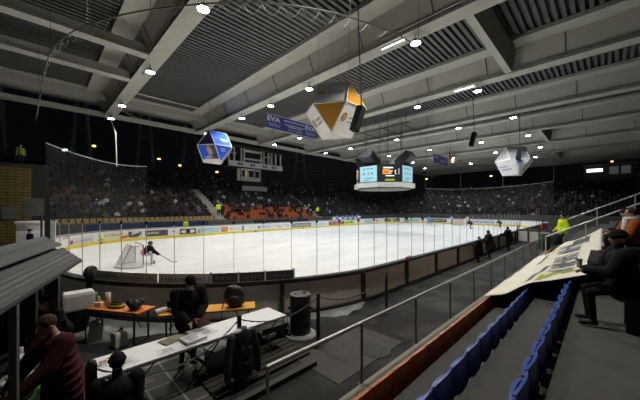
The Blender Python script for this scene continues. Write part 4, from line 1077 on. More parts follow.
def at_c(u, w, z=cmz): p_ = cm + d * u - back * w; return (p_.x, p_.y, z)
t = thing('box', 'white and red box on the stall counter', 'box', at_c(.15, .12), -.28); MB().box((0, 0, .05), (.26, .34, .1), bevel=.01).build('carton', M_red, t); MB().box((0, 0, .115), (.24, .32, .03)).build('lid', M_paper, t)
t = thing('tray', 'silver tray of wrapped goods at counter edge', 'tray', at_c(-.35, .16), -.28); MB().box((0, 0, .02), (.3, .42, .04), bevel=.01).build('tray_base', M_steel, t)
for i in range(4): MB().ell((.05 * (i % 2) - .03, -.14 + .09 * i, .07), (.05, .05, .04)).build('wrapped_roll', M_paper, t)
t = thing('bag', 'small yellow bag standing on the stall counter', 'bag', at_c(-.12, .25), 0); MB().lathe((0, 0, 0), [(.04, 0), (.05, .05), (.035, .10), (.01, .14)], 10).build('bag_body', M_yellow, t)
t = thing('cup', 'slim white cup on the counter by the stall post', 'cup', at_c(.34, .02), 0); MB().lathe((0, 0, 0), [(.022, 0), (.03, .2), (.03, .21)], 12).build('cup_body', M_paper, t)
t = thing('garland', 'green trim hanging on front of the stall counter', 'garland', at_c(0, .37, .82), -.28)
b = MB(); b.path([(0, -.8 + .076 * i, -.04 * abs(math.sin(i * .9))) for i in range(22)], .022, 6); b.build('strand', M_green, t)
for i, (u, w, h) in enumerate(((.5, -.1, .28), (.66, -.18, .34), (.8, -.05, .22))):
    t = thing('bottle', ['dark bottle behind the stall post, left of three', 'tall dark bottle at rear of stall, middle of three', 'short dark bottle at stall end, right of three'][i], 'bottle', at_c(u, w)); MB().lathe((0, 0, 0), [(.04, 0), (.04, h * .6), (.014, h * .8), (.014, h)], 12).build('glass_body', M_green if i == 1 else M_black, t)

# ================================================================== TABLES BY THE BOARDS
def xf(o, a): 
    return o
TBZ = .90
WT = thing('folding_table', 'long white folding table spread with papers', 'table', (2.30, 5.40, FZ), 0)
MB().box((0, 0, TBZ - FZ - .02), (3.36, .70, .04), bevel=.008).build('tabletop', M_tablewhite, WT)
MB().box((0, 0, TBZ - FZ - .06), (3.2, .62, .03)).build('apron', M_steeldk, WT)
for x in (-1.25, -.15, 1.15):
    for sg in (1, -1):
        MB().tube((x - .32 * sg, -.28, 0), (x + .32 * sg, -.28, .72), .014, .014, 6).build('leg', M_dark, WT); MB().tube((x - .32 * sg, .28, 0), (x + .32 * sg, .28, .72), .014, .014, 6).build('leg', M_dark, WT)
def sheetpaper(label, x, y, w, h, rz, z=TBZ, n=1, nm='paper_sheet'):
    t = thing(nm, label, 'paper', (x, y, z), rz)
    MB().box((0, 0, .004 * n), (w, h, .006 * n)).build('paper', M_paper, t)
    r = random.Random(int(x * 100)); 
    for i in range(4): MB().box((-w * .08, h * (.28 - .17 * i), .0072 * n + .0005), (w * r.uniform(.4, .7), h * .05, .001)).build('print', M_ink, t)
sheetpaper('thick stack of papers in front of the bending person', 2.03, 5.28, .36, .30, .12, n=8, nm='paper_stack')
sheetpaper('loose sheet right of the paper stack', 2.36, 5.42, .30, .21, .2); sheetpaper('loose sheet at the left of paper stack, near table edge', 1.60, 5.20, .34, .21, -.1); sheetpaper('sheet lying near the beanie at white table end', 1.02, 5.28, .22, .28, .3); sheetpaper('sheet with coloured cards behind the beanie', .82, 5.45, .24, .20, .1)
for i, (x, y, m_, nm_) in enumerate(((.74, 5.52, M_red, 'red'), (.84, 5.60, M_yellow, 'yellow'), (.68, 5.42, M_green, 'green'), (.95, 5.58, M_black, 'black'))):
    t = thing('card', f'small {nm_} card lying at the white table end', 'card', (x, y, TBZ + .001), .4 * i); MB().box((0, 0, .012), (.085, .055, .006)).build('card_face', m_, t); MB().box((.005, 0, .0155), (.04, .02, .001)).build('print', M_paper, t)
t = thing('wallet', 'dark red wallet held over papers by bending person', 'wallet', (2.34, 5.60, .99), .2)
MB().box((0, 0, .06), (.24, .07, .17), bevel=.02).build('wallet_body', mat('wallet_leather', (.10, .02, .015), .5), t); MB().box((0, -.038, .11), (.22, .01, .05), bevel=.003).build('flap', mat('wallet_flap', (.14, .03, .02), .5), t)
t = thing('cloth', 'crumpled beige cloth on table left of papers', 'cloth', (1.78, 5.56, TBZ), .3)
P = [[(.22 * (i / 8 - .5) * 2, .13 * (j / 6 - .5) * 2, .01 + .05 * math.exp(-((i - 4) ** 2 + (j - 3) ** 2) / 7) + .012 * math.sin(i * 2 + j)) for j in range(7)] for i in range(9)]
MB().grid(P, thick=(0, 0, -.008)).build('cloth_fold', mat('beige_cloth', (.34, .31, .24), .9), t, True)

def beer_table(label, p0, p1, width, m):
    p0, p1 = Vector(p0), Vector(p1); c = (p0 + p1) / 2; L = (p1 - p0).length; a = math.atan2(p1.y - p0.y, p1.x - p0.x)
    t = thing('beer_table', label, 'table', (c.x, c.y, FZ), a)
    MB().box((0, 0, .765), (L, width, .03), bevel=.006).build('tabletop', m, t); MB().box((0, 0, .735), (L - .1, width - .12, .03)).build('batten', M_dark, t)
    for x in (-L / 2 + .16, L / 2 - .16):
        for y in (-width / 2 + .06, width / 2 - .06): MB().box((x, y, .36), (.035, .035, .72)).build('leg', M_dark, t)
        MB().box((x, 0, .03), (.03, width - .1, .03)).build('foot_bar', M_dark, t); MB().tube((x, 0, .35), (x * .55, 0, .72), .012, .012, 6).build('brace', M_dark, t)
    return t
beer_table('orange beer table holding bottles and black bag, at left by boards', (.95, 9.10), (1.86, 7.63), .52, M_orangewood)
beer_table('yellow-orange beer table with a black rucksack on it, behind white table', (2.05, 7.25), (3.86, 6.15), .50, M_yelwood)
BTZ = FZ + .782
def T1(u, w=0):   # along first beer table
    a = Vector((.95, 9.10)); e = (Vector((1.86, 7.63)) - a).normalized(); n = Vector((-e.y, e.x)); p_ = a + e * u + n * w; return p_.x, p_.y
E1 = math.atan2(7.63 - 9.10, 1.86 - .95)
def T2(u, w=0):
    a = Vector((2.05, 7.25)); e = (Vector((3.86, 6.15)) - a).normalized(); n = Vector((-e.y, e.x)); p_ = a + e * u + n * w; return p_.x, p_.y
# white container on the black bin
t = thing('bin', 'black open bin standing left of the orange table', 'bin', (.72, 9.05, FZ)); MB().lathe((0, 0, .22), [(.20, 0), (.27, .5), (.28, .52)], 20).build('bin_body', M_black, t)
for k in range(3): MB().tube((.2 * math.cos(k * 2.1), .2 * math.sin(k * 2.1), 0), (.18 * math.cos(k * 2.1), .18 * math.sin(k * 2.1), .24), .02, .02, 6).build('leg', M_dark, t)
t = thing('plastic_box', 'big white plastic box resting on the black bin', 'box', (.74, 9.02, FZ + .742), E1 + 1.0); MB().box((0, 0, .19), (.60, .42, .38), bevel=.05).build('box_body', M_offwhite, t); MB().box((0, 0, .395), (.54, .36, .03), bevel=.01).build('lid', M_white, t)
def jerry(label, x, y, rz, sc):
    t = thing('jerrycan', label, 'canister', (x, y, FZ), rz); t.scale = (sc,) * 3
    MB().lathe((0, 0, 0), [(.15, 0), (.19, .03), (.195, .26), (.17, .34), (.08, .39)], 4).build('can_body', M_offwhite, t); MB().path([(-.08, 0, .36), (-.08, 0, .42), (.03, 0, .42), (.04, 0, .37)], .016, 6).build('handle', M_offwhite, t); MB().lathe((.13, 0, .37), [(.035, 0), (.035, .04)], 12).build('cap', M_dark, t)
jerry('larger white jerrycan on floor under the orange table', 1.0, 8.72, .75, 1.1); jerry('smaller white jerrycan under orange table, nearer its right leg', 1.36, 7.90, 1.0, .92)
for i, (u, w, h, m_, lb) in enumerate(((.12, .08, .26, M_green, 'green bottle beside white box on the orange table'), (.2, -.04, .22, M_black, 'dark jar at left end of the orange table'), (.42, .1, .27, M_green, 'green bottle near the paper roll'), (.33, -.02, .2, M_yelwood, 'amber bottle between the green ones'))):
    x, y = T1(u, w); t = thing('bottle', lb, 'bottle', (x, y, BTZ)); MB().lathe((0, 0, 0), [(.045, 0), (.045, h * .6), (.018, h * .82), (.018, h)], 12).build('bottle_body', m_, t, True); MB().lathe((0, 0, h), [(.02, 0), (.02, .02)], 10).build('cap', M_paper, t)
x, y = T1(.52, .05); t = thing('paper_roll', 'pale paper towel roll standing on the orange table', 'paper roll', (x, y, BTZ)); MB().lathe((0, 0, 0), [(.06, 0), (.06, .30)], 18).build('roll', mat('paper_roll', (.62, .52, .42), .8), t, True); MB().lathe((0, 0, .3), [(.02, 0), (.02, .004)], 12).build('core', M_wood, t)
for i, (u, w) in enumerate(((.38, -.12), (.47, -.1))):
    x, y = T1(u, w); t = thing('cup', ['crumpled white cup on the orange table, left one', 'white cup on orange table beside paper roll'][i], 'cup', (x, y, BTZ)); MB().lathe((0, 0, 0), [(.03, 0), (.042, .11)], 12).build('cup_body', M_paper, t)
x, y = T1(.85, -.02); t = thing('cable_coil', 'black and yellow coil of straps lying on orange tabletop', 'coil', (x, y, BTZ + .002), E1)
for k in range(3):
    pts = [(.21 * math.cos(a * PI / 10) * (1 - .1 * k), .12 * math.sin(a * PI / 10) * (1 - .12 * k), .02 + .03 * k) for a in range(21)]; MB().path(pts, .022, 6).build('loop', M_black if k != 1 else M_yellow, t)
x, y = T1(1.42, 0); t = thing('bag', 'rumpled black bag on right end of the orange table', 'bag', (x, y, BTZ), E1)
b = MB(); r = random.Random(5)
for k in range(12): b.ell((r.uniform(-.2, .2), r.uniform(-.13, .13), .06 + r.uniform(0, .09)), (r.uniform(.05, .12), r.uniform(.04, .09), r.uniform(.04, .09)), Matrix.Rotation(r.uniform(-1, 1), 4, 'Y'))
link('bag_body', remesh(b.bm, .02, 1), M_black, t, True); MB().path([(-.1, -.12, .14), (-.02, -.18, .2), (.1, -.14, .15)], .012, 6).build('strap', M_black, t)
x, y = T2(.05, -.05); t = thing('paper_roll', 'white paper roll lying flat between the two beer tables', 'paper roll', (x, y, BTZ + .055), E1 + 1.2); MB().tube((-.17, 0, 0), (.17, 0, 0), .055, .055, 16).build('roll', M_paper, t); MB().tube((-.172, 0, 0), (.172, 0, 0), .02, .02, 10).build('core', M_wood, t)
x, y = T2(.36, -.02); t = thing('box', 'flat yellow box on beer table left of bending person', 'box', (x, y, BTZ), .1); MB().box((0, 0, .04), (.34, .24, .08), bevel=.008).build('carton', mat('box_yellow', (.42, .33, .05), .6), t); MB().box((0, 0, .084), (.25, .05, .006)).build('label_strip', M_paper, t)
x, y = T2(.30, .14); t = thing('bag', 'small blue and black sports bag behind yellow box', 'bag', (x, y, BTZ), .3); MB().box((0, 0, .12), (.42, .16, .24), bevel=.06).build('bag_body', K_navy, t); MB().box((.15, -.085, .14), (.1, .02, .12), bevel=.005).build('blue_panel', M_brightblue, t); MB().path([(-.12, 0, .23), (-.1, 0, .3), (.08, 0, .3), (.1, 0, .23)], .014, 6).build('handle', M_black, t)
# rucksack
x, y = T2(1.62, .0); t = thing('rucksack', 'black rucksack standing on the yellow-orange beer table', 'rucksack', (x, y, BTZ), -.5)
b = MB(); b.ell((0, 0, .25), (.25, .15, .27)); b.ell((.04, -.02, .12), (.23, .17, .13)); b.ell((-.05, 0, .36), (.17, .12, .16)); link('rucksack_body', remesh(b.bm, .025, 2), M_blackpl, t, True)
MB().ell((0, -.13, .17), (.15, .07, .12)).build('front_pocket', M_black, t, True); MB().path([(-.22, -.06, .15), (-.27, -.1, .04), (-.27, -.22, -.1), (-.27, -.26, -.22)], .012, 6).build('strap', M_black, t); MB().path([(-.05, 0, .5), (0, 0, .57), (.06, 0, .5)], .012, 6).build('grab_loop', M_black, t)
# round black bag on the boards
p_ = pp(s_near(91), .06, 1.19); t = thing('bag', 'rounded black bag propped on boards against the glass', 'bag', (p_.x + .02, p_.y - .18, 1.19), .6)
b = MB(); b.ell((0, 0, .18), (.22, .12, .22)); b.ell((.04, 0, .08), (.18, .12, .10)); link('bag_body', remesh(b.bm, .025, 2), M_black, t, True); MB().path([(-.1, -.1, .3), (0, -.12, .38), (.1, -.1, .3)], .012, 6).build('strap', M_black, t)

# barrel, posts and chain
t = thing('barrel', 'black barrel with a metal lid standing right of white table', 'barrel', (4.72, 5.42, FZ)); MB().lathe((0, 0, 0), [(.25, 0), (.26, .03), (.26, .32), (.268, .34), (.26, .36), (.26, .66), (.268, .68), (.26, .70), (.26, .98), (.25, 1.0)], 28).build('drum', M_blackpl, t, True)
MB().lathe((0, 0, 1.0), [(.262, -.01), (.262, .02), (.23, .03), (.05, .03)], 28).build('lid', M_steeldk, t); MB().lathe((.1, -.05, 1.03), [(.05, 0), (.05, .03)], 12).build('bung', M_black, t); MB().lathe((-.12, .06, 1.03), [(.03, 0), (.03, .03)], 12).build('bung', M_steel, t)
for sg in (1, -1): MB().box((.19 * sg, -.19 * sg, .66), (.08, .05, .05)).build('lug', M_blackpl, t)
t = thing('snow_pile', 'heap of dirty snow around the barrel foot', 'snow', (4.72, 5.4, FZ)); MB().lathe((0, 0, -.01), [(.42, 0), (.38, .05), (.28, .08)], 18).build('heap', M_snow, t, True)
posts = [(.50, 4.62, 'nearest black chain post at left end of white table'), (2.62, 4.70, 'black chain post behind the hanging jacket'), (4.56, 4.62, 'black chain post in front of the barrel'), (7.5, 4.66, 'black chain post farther right along the walkway')]
for x, y, lb in posts:
    t = thing('chain_post', lb, 'post', (x, y, FZ)); MB().box((0, 0, .6), (.06, .06, 1.2) if x > 1 else (.11, .11, 1.2)).build('shaft', M_dark, t); MB().lathe((0, 0, 1.2), [(.045, 0), (.045, .03), (.02, .05)], 10).build('cap', M_dark, t); MB().box((0, 0, .015), (.18, .18, .03)).build('foot_plate', M_dark, t)
def chain(label, p, q, dz, r=.014):
    pts = sag(p, q, 26, dz); t = thing('chain', label, 'chain', (0, 0, 0)); b = MB()
    for i, a in enumerate(zip(pts, pts[1:])):
        b.path([a[0], a[0].lerp(a[1], .5) + Vector((0, 0, .004 * (-1) ** i)), a[1]], r * (1 if i % 2 else .7), 5)
    b.build('links', M_steeldk, t)
chain('chain sagging from left post to the jacket post', (.50, 4.62, 1.27), (2.62, 4.70, 1.28), .42); chain('chain from the jacket post to the barrel post', (2.62, 4.70, 1.28), (4.56, 4.62, 1.28), .24); 
chain('chain from the barrel post to the farther right post', (4.56, 4.62, 1.28), (7.5, 4.66, 1.30), .32)
def paving_mat():
    m = bpy.data.materials.new('paving_slabs'); m.use_nodes = True; nt = m.node_tree; b = nt.nodes['Principled BSDF']; b.inputs['Roughness'].default_value = .85
    tc = nt.nodes.new('ShaderNodeTexCoord'); br = nt.nodes.new('ShaderNodeTexBrick'); br.offset = 0
    br.inputs['Color1'].default_value = (.10, .095, .08, 1); br.inputs['Color2'].default_value = (.07, .068, .06, 1); br.inputs['Mortar'].default_value = (.28, .28, .27, 1)
    br.inputs['Scale'].default_value = 1; br.inputs['Brick Width'].default_value = .42; br.inputs['Row Height'].default_value = .42; br.inputs['Mortar Size'].default_value = .018
    nt.links.new(tc.outputs['Object'], br.inputs[0]); nt.links.new(br.outputs[0], b.inputs['Base Color']); return m
pv = MB().box((0, 0, .005), (3.0, 2.1, .012)).build('paving', paving_mat()); pv.location = (2.2, 5.6, FZ); tag(pv, 'worn paving slabs with frosty joints under the white table', 'paving')
# jacket hung over the post
JK = thing('jacket', 'black jacket with grey sleeve and pale collar hung over chain post', 'jacket', (2.62, 4.66, FZ), -PI / 2)
Pm = []; I3 = Matrix.Identity(3)
Pm += [('e', Vector((.06, 0, .86)), (.12, .21, .20), I3, 0), ('e', Vector((.06, 0, .58)), (.12, .23, .32), I3, 0), ('e', Vector((.06, .02, .34)), (.13, .25, .26), I3, 0)]
for sg in (1, -1): Pm += [('c', Vector((.06, sg * .20, .92)), Vector((.09, sg * .29, .55)), .075, .07, 1 if sg < 0 else 0), ('c', Vector((.09, sg * .29, .55)), Vector((.11, sg * .30, .22)), .07, .06, 1 if sg < 0 else 0)]
me_, ix = prim_mesh(Pm, .022, 2); link('jacket_body', me_, [M_black, mat('jacket_grey', (.10, .10, .095), .8)], JK, True); me_.polygons.foreach_set('material_index', ix)
for sg, w in ((-1, .085), (1, .06)): MB().ell((.07, sg * .09, 1.0), (.07, w, .035), Matrix.Rotation(sg * -.3, 4, 'X')).build('pale_lining', M_paper, JK, True)
for dy, dz, w, h in ((-.06, .70, .08, .13), (.09, .66, .05, .10), (.02, .42, .10, .09)): MB().ell((.185, dy, dz), (.012, w / 2, h / 2)).build('badge', K_grey, JK, True)
t = thing('plastic_crate', 'translucent white plastic crate on floor under white table', 'crate', (2.62, 5.55, FZ), .2); MB().box((0, 0, .18), (.42, .32, .36), bevel=.03).build('crate_body', mat('translucent_white', (.42, .44, .46), .4), t); MB().box((0, 0, .37), (.45, .35, .03), bevel=.01).build('lid', mat('crate_lid', (.5, .52, .54), .4), t)
t = thing('duckboard', 'dark wooden duckboard lying on floor beside white table', 'duckboard', (3.15, 5.0, FZ), 0)
for i in range(6): MB().box((0, -.42 + .17 * i, .045), (2.1, .14, .03)).build('plank', M_wood, t)
for x in (-.8, 0, .8): MB().box((x, 0, .015), (.08, .95, .03)).build('bearer', M_wood, t)
t = thing('trolley', 'low dark trolley beam under right end of the white table', 'trolley', (4.0, 5.75, FZ), -.1); MB().box((0, 0, .26), (.9, .28, .14), bevel=.02).build('deck', M_dark, t)
for x in (-.35, .35): MB().tube((x, -.16, .11), (x, .16, .11), .11, .11, 14).build('wheel', M_black, t)
MB().ell((-.3, -.15, .27), (.05, .03, .05)).build('lamp_disc', M_steel, t)
t = thing('grab_frame', 'thin bent steel tube frame standing left of barrel', 'frame', (4.35, 5.6, FZ)); MB().path([(0, 0, 0), (-.02, 0, .6), (.0, 0, 1.0), (.08, 0, 1.12)], .016, 6).build('upright', M_steel, t); MB().path([(.1, -.1, 0), (.06, -.05, .45), (-.02, 0, .5)], .014, 6).build('stay', M_steel, t)
t = thing('stool', 'dark stool under the person in black beanie', 'stool', (.74, 4.36, FZ)); MB().lathe((0, 0, .36), [(.16, 0), (.17, .05)], 18).build('seat', M_dark, t)
for k in range(4): MB().tube((.15 * math.cos(k * PI / 2 + .7), .15 * math.sin(k * PI / 2 + .7), 0), (.11 * math.cos(k * PI / 2 + .7), .11 * math.sin(k * PI / 2 + .7), .37), .015, .015, 6).build('leg', M_dark, t)
t = thing('scarf', 'small red and white scarf lying on the near board rail', 'scarf', (*pp(PTOT + 2.1, .06, 1.2).xy, 1.195), .2)
MB().box((-.12, 0, .03), (.26, .12, .05), bevel=.02).build('red_end', K_red, t); MB().box((.18, 0, .045), (.34, .14, .08), bevel=.03).build('white_end', K_white, t)
# snow swept along the foot of the boards
P = []; r = random.Random(11); n = 60
for i in range(n + 1):
    s_ = S_BL + 1.5 + (PTOT - 1.2 - S_BL - 1.5) * i / n; w = (.95 + .4 * math.sin(i * .37)) * min(1, .22 + (n - i) / 30) + r.uniform(-.08, .08)
    P.append([pp(s_, .22 + w * j / 4, FZ + .004 + (.05 * math.sin(PI * (j + .4) / 4.8) if j < 4 else 0)) for j in range(5)])
tag(MB().grid(P).build('swept_snow', M_snow, None, True), 'trodden snow lying along the foot of the near boards', 'snow', kind='stuff')

# ================================================================== NEAR STAND, RAIL, SEATS
KB = MB().box((11, 2.86, FZ + .04), (30, .34, .1)).build('trim_30', M_kerb); tag(KB, kind='structure')
slab = MB().box((5.0, 4.0, FZ + .006), (2.3, 1.25, .012), rz=0).build('floor_slab', M_terr); tag(slab, 'worn concrete slab let into walkway between rail and boards', 'slab')
t = thing('manhole_cover', 'round dark manhole cover in the walkway behind the rail', 'manhole cover', (5.35, 3.62, FZ + .012)); MB().lathe((0, 0, 0), [(.30, 0), (.30, .012)], 24).build('cover', M_black, t); MB().lathe((0, 0, .0), [(.34, 0), (.34, .008)], 24).build('rim', M_dark, t)
t = thing('kerb', 'low stone kerb along the rail start on left', 'kerb', (1.2, 4.15, FZ)); MB().box((.9, 0, .05), (3.8, .12, .1)).build('kerb_stone', M_terr, t)
YB = [2.3, 1.41, .54, -.33, -1.2, -2.07]; TZ = [.12, .50, .90, 1.30, 1.70, 2.1, 2.5, 2.9, 3.3, 3.7]
NS = thing('seating_terrace', 'concrete terrace steps under the near seats', 'stand', (0, 0, 0))
for k in range(1, 10):
    y1 = YB[0] - .12 - .87 * (k - 1); MB().box((20, y1 - .435, TZ[k] / 2), (60, .87, TZ[k])).build('step', M_terr, NS)
def seat_proto(label, m, loc, group):
    t = thing('stadium_seat', label, 'seat', loc, 0, group)
    def shell(y0, zb, zt, bow, th, nm, w=.29):
        P = []
        for i in range(9):
            u = (i / 8 - .5) * 2
            P.append([(u * w, y0 - bow * u * u + (.02 * (j / 5)), zb + (zt - zb - .035 * abs(u) ** 3) * j / 5) for j in range(6)])
        MB().grid(P, thick=(0, th, 0)).build(nm, m, t, False)
    shell(0, .22, .65, -.035, .030, 'backrest'); shell(.085, .16, .56, .03, .045, 'folded_seat', .265)
    MB().box((0, -.02, .14), (.10, .16, .16)).build('bracket', M_dark, t)
    return t
xs0 = -.6
def row_of(label, m, y, z, xa, xb, group):
    global PROTO
    xs = []; x = xa
    while x < xb:
        if to_px(x + .29, y, z + .65)[1] < 404 and to_px(x, y, z + .65)[0] > 0: xs.append(x)
        x += .605
    pr = None
    for i, x in enumerate(xs):
        if pr is None: pr = seat_proto(label.format(nth(i)), m, (x, y, z), group)
        else: dup(pr, (x, y, z), 0, label.format(nth(i)), group)
row_of('orange tip-up seat in front row beside kerb, {} from bottom of the picture', M_orange, YB[0], .10, .7, 17.5, 'orange seats of the near front row')
row_of('blue tip-up seat in the row behind orange seats, {} from the bottom of picture', M_blue, YB[1], TZ[1], .7, 17.5, 'blue seats of the second near row')
row_of('blue tip-up seat in rearmost visible row, {} from bottom of the picture', M_blue, YB[2], TZ[2], .5, 17.5, 'blue seats of the third near row')
for k in range(4): row_of('orange seat beyond the aisle in near stand, row ' + ['one', 'two', 'three', 'four'][k] + ' from the rail, {} from aisle', M_orange, YB[k], TZ[k] if k else .1, 21.0, 21.0 + .605 * (4 if k < 2 else 9), 'orange seats beyond the aisle')
# aisle steps and rails
t = thing('aisle_stairs', 'grey concrete aisle stairs climbing the near stand', 'stairs', (19.3, 0, 0))
for k in range(10):
    y1 = 2.75 - .435 * k; MB().box((0, y1 - .9, (.30 + .2 * k) / 2 + .05), (2.4, 1.8 if k > 5 else .45 + .9, .30 + .2 * k)).build('stair', M_conc, t)
RL = thing('handrail', 'long steel handrail along the walkway below the seats', 'railing', (0, 3.05, FZ + .05))
MB().tube((2.1, 0, 1.09), (24.6, 0, 1.09), .032, .032, 10).build('top_bar', M_steel, RL); MB().ell((2.1, 0, 1.09), (.033,) * 3).build('end_cap', M_steel, RL)
for i, x in enumerate([2.1] + [4.1 + 2.05 * k for k in range(10)] + [24.55]):
    b = MB(); b.tube((x, 0, 0), (x, 0, 1.08), .024, .024, 8); b.build('post', M_steel if i in (0, 11) else M_steeldk, RL); MB().box((x, 0, .005), (.14, .14, .012)).build('foot_plate', M_dark, RL)
def rise_rail(label, x, y0, y1, z0, z1):
    t = thing('handrail', label, 'railing', (x, y0, 0)); n = 3
    MB().tube((0, 0, z0), (0, y1 - y0, z1), .034, .034, 10).build('top_bar', M_steel, t)
    for i in range(n + 1):
        f = i / n; yy = (y1 - y0) * f; zt = z0 + (z1 - z0) * f; gz = FZ + .05 if f == 0 else max(.3, zt - 1.05)
        MB().tube((0, yy, gz), (0, yy, zt), .026, .026, 8).build('post', M_steel, t)
rise_rail('steel stair handrail rising right, in front of steward', 17.8, 2.05, -2.3, 1.88, 4.15); rise_rail('farther stair handrail rising beyond the aisle', 20.7, 1.6, -2.4, 2.6, 4.6)

# banner draped over the seats
M_ban = mat('banner_cream', (.86, .82, .69), .75, var=.06, scale=3)
def drape(u, v):
    """u along X 0..1, v from row one (0) to row three (1)"""
    x = 9.0 + 9.2 * u + .25 * math.sin(v * 3); y = 2.42 - 2.35 * v
    z = .80 + 1.02 * v + .62 * v * u ** 2.2 + .05 * math.sin(9 * u + 3 * v) * (.4 + v) + .10 * math.exp(-((v - .45) / .12) ** 2) * (.35 + .65 * u) - .10 * math.exp(-((v - .2) / .12) ** 2) + .015 * math.sin(31 * u + 7 * v)
    return Vector((x, y, z))
FB = thing('fan_banner', 'large cream fan banner with dark lettering draped over seats', 'banner', (0, 0, 0))
MB().grid([[drape(i / 60, j / 24) for j in range(25)] for i in range(61)], thick=(0, 0, -.012)).build('sheet', M_ban, FB, True)
M_bink = mat('banner_ink', (.12, .13, .17), .8); M_bgrn = mat('banner_green', (.42, .46, .08), .8)
def bpatch(poly, m, n=6):
    """quad patch in (u,v) laid on the sheet"""
    (a, b_, c, d_) = [Vector(p) for p in poly]; P = []
    for i in range(n + 1):
        row = []
        for j in range(4):
            q = a.lerp(b_, i / n).lerp(d_.lerp(c, i / n), j / 3); row.append(drape(q.x, q.y) + Vector((0, 0, .012)))
        P.append(row)
    MB().grid(P).build('print', m, FB)
r = random.Random(21)
u = .17
for k in range(13):          # illegible block letters: each an upright stroke with cross strokes
    w = .030; v0, v1 = .50 - .012 * k * .4, .76
    bpatch([(u, v0), (u + .010, v0), (u + .014, v1), (u + .004, v1)], M_bink)
    if k % 3 != 1: bpatch([(u + .020, v0 + .03), (u + .030, v0), (u + .034, v1), (u + .024, v1 - .02)], M_bink)
    if k % 2 == 0: bpatch([(u, v0 + .10), (u + .034, v0 + .10), (u + .034, v0 + .15), (u, v0 + .15)], M_bink, 3)
    u += .046 if k != 7 else .07
for k in range(9): bpatch([(.08 + .03 * k, .34 + .008 * k), (.10 + .03 * k, .34 + .008 * k), (.102 + .03 * k, .40 + .008 * k), (.08 + .03 * k, .41 + .008 * k)], M_bink, 2)
bpatch([(.05, .50), (.17, .62), (.17, .72), (.05, .56)], M_bgrn); bpatch([(.08, .70), (.16, .56), (.19, .60), (.13, .80)], M_bgrn); bpatch([(.03, .46), (.12, .47), (.12, .52), (.03, .52)], M_bgrn); bpatch([(.13, .72), (.17, .86), (.18, .88), (.16, .70)], M_bgrn)
for k in range(6): bpatch([(.74 + .035 * k, .60), (.762 + .035 * k, .60), (.764 + .035 * k, .84), (.742 + .035 * k, .84)], M_bink, 3)
bpatch([(.60, .18), (.92, .24), (.92, .30), (.60, .24)], M_bink); bpatch([(.72, .34), (.86, .36), (.86, .41), (.72, .40)], M_yellow)

# enclosure at the far end of the walkway, green drum
BE = thing('bench_enclosure', 'pale panelled bench enclosure at the far end of walkway', 'enclosure', (31.7, 4.7, FZ))
for k in range(3): MB().box((0, -1.0 + .8 * k, .62), (.08, .74, .95)).build('panel', M_boardgrey, BE)
for k in range(4): MB().box((-.06, -1.4 + .8 * k, .6), (.12, .1, 1.2)).build('post', M_dark, BE)
MB().box((0, -.2, 1.2), (.22, 2.6, .08)).build('top_rail', M_steeldk, BE); MB().box((3.5, -1.45, .62), (7, .08, 1.1)).build('side_panel', M_boardgrey, BE)
t = thing('drum', 'green drum standing at far end of the handrail', 'drum', (28.2, 3.35, FZ)); MB().lathe((0, 0, 0), [(.36, 0), (.38, .03), (.38, 1.1), (.36, 1.14)], 22).build('drum_body', mat('drum_green', (.025, .09, .055), .5), t, True); MB().lathe((0, 0, 1.14), [(.37, 0), (.37, .03)], 22).build('lid', M_dark, t)
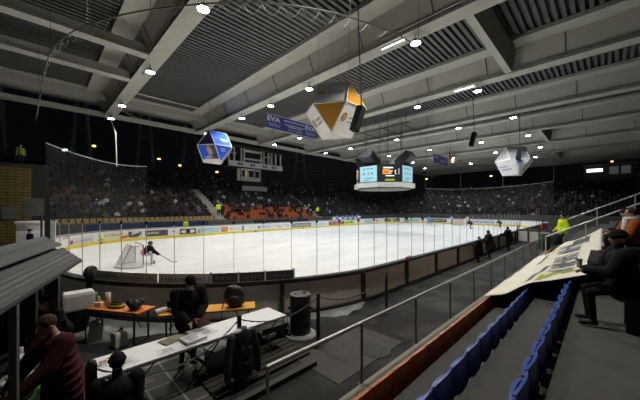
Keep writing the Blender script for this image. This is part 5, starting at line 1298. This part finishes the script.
# details by the right-hand spectators
t = thing('cup', 'white paper cup held by the spectator in thick hat', 'cup', (6.85, .32, 2.24), 0); MB().lathe((0, 0, 0), [(.035, 0), (.05, .14)], 14).build('cup_body', M_paper, t); MB().lathe((0, 0, .14), [(.052, 0), (.052, .012)], 14).build('lid', M_green, t)
t = thing('bench', 'dark bench under the spectator in thick hat', 'bench', (6.95, -.36, TZ[3])); MB().box((0, -.04, .52), (.6, .36, .05), bevel=.01).build('bench_top', M_dark, t)
for sg in (1, -1): MB().box((.24 * sg, -.04, .25), (.05, .32, .5)).build('leg', M_dark, t)
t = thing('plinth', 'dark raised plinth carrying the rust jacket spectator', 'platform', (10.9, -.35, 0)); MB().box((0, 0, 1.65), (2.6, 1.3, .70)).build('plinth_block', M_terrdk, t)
t = thing('bench', 'dark bench on plinth under the rust jacket spectator', 'bench', (10.9, -.58, 2.0)); MB().box((0, 0, .36), (2.3, .36, .05), bevel=.01).build('bench_top', M_dark, t)
for x in (-1.0, 0, 1.0): MB().box((x, 0, .17), (.06, .3, .34)).build('leg', M_dark, t)
t = thing('scarf', 'white scarf around neck of the rust jacket spectator', 'scarf', (10.2, -.5, 2.0), PI / 2 + .3); MB().path([(.1 * math.cos(a * PI / 6) + .05, .1 * math.sin(a * PI / 6), 1.04) for a in range(13)], .05, 8).build('loop', K_white, t, True); MB().path([(.17, .06, 1.02), (.2, .08, .8), (.22, .1, .65)], .05, 8).build('hanging_end', K_white, t, True)
t = thing('bucket', 'pale bucket standing behind the draped banner', 'bucket', (12.4, .12, TZ[3]), 0); MB().lathe((0, 0, 0), [(.14, 0), (.18, .34), (.19, .35)], 18).build('bucket_body', M_lgrey, t); MB().path([(-.18, 0, .34), (0, .1, .44), (.18, 0, .34)], .008, 5).build('handle', M_steel, t)

# ================================================================== CAMERA, WORLD, VIEW
cam = bpy.data.cameras.new('camera'); co_ = bpy.data.objects.new('camera', cam); COL.objects.link(co_)
cam.sensor_width = 36; cam.lens = 16.0; cam.shift_y = .0125; cam.clip_end = 400; cam.clip_start = .05
co_.location = (0, 0, CAMZ); co_.rotation_euler = (PI / 2, 0, -PI / 4); scene.camera = co_
w = bpy.data.worlds.new('night'); scene.world = w; w.use_nodes = True
w.node_tree.nodes['Background'].inputs[0].default_value = (.012, .014, .02, 1); w.node_tree.nodes['Background'].inputs[1].default_value = .12
scene.view_settings.view_transform = 'Standard'; scene.view_settings.look = 'None'; scene.view_settings.exposure = 0; scene.view_settings.gamma = 1; scene.view_settings.use_curve_mapping = False
scene.cycles.use_denoising = True
scene.cycles.max_bounces = 8; scene.cycles.diffuse_bounces = 1; scene.cycles.glossy_bounces = 3; scene.cycles.transparent_max_bounces = 32
scene.cycles.sample_clamp_indirect = 4.0
bpy.context.view_layer.update()
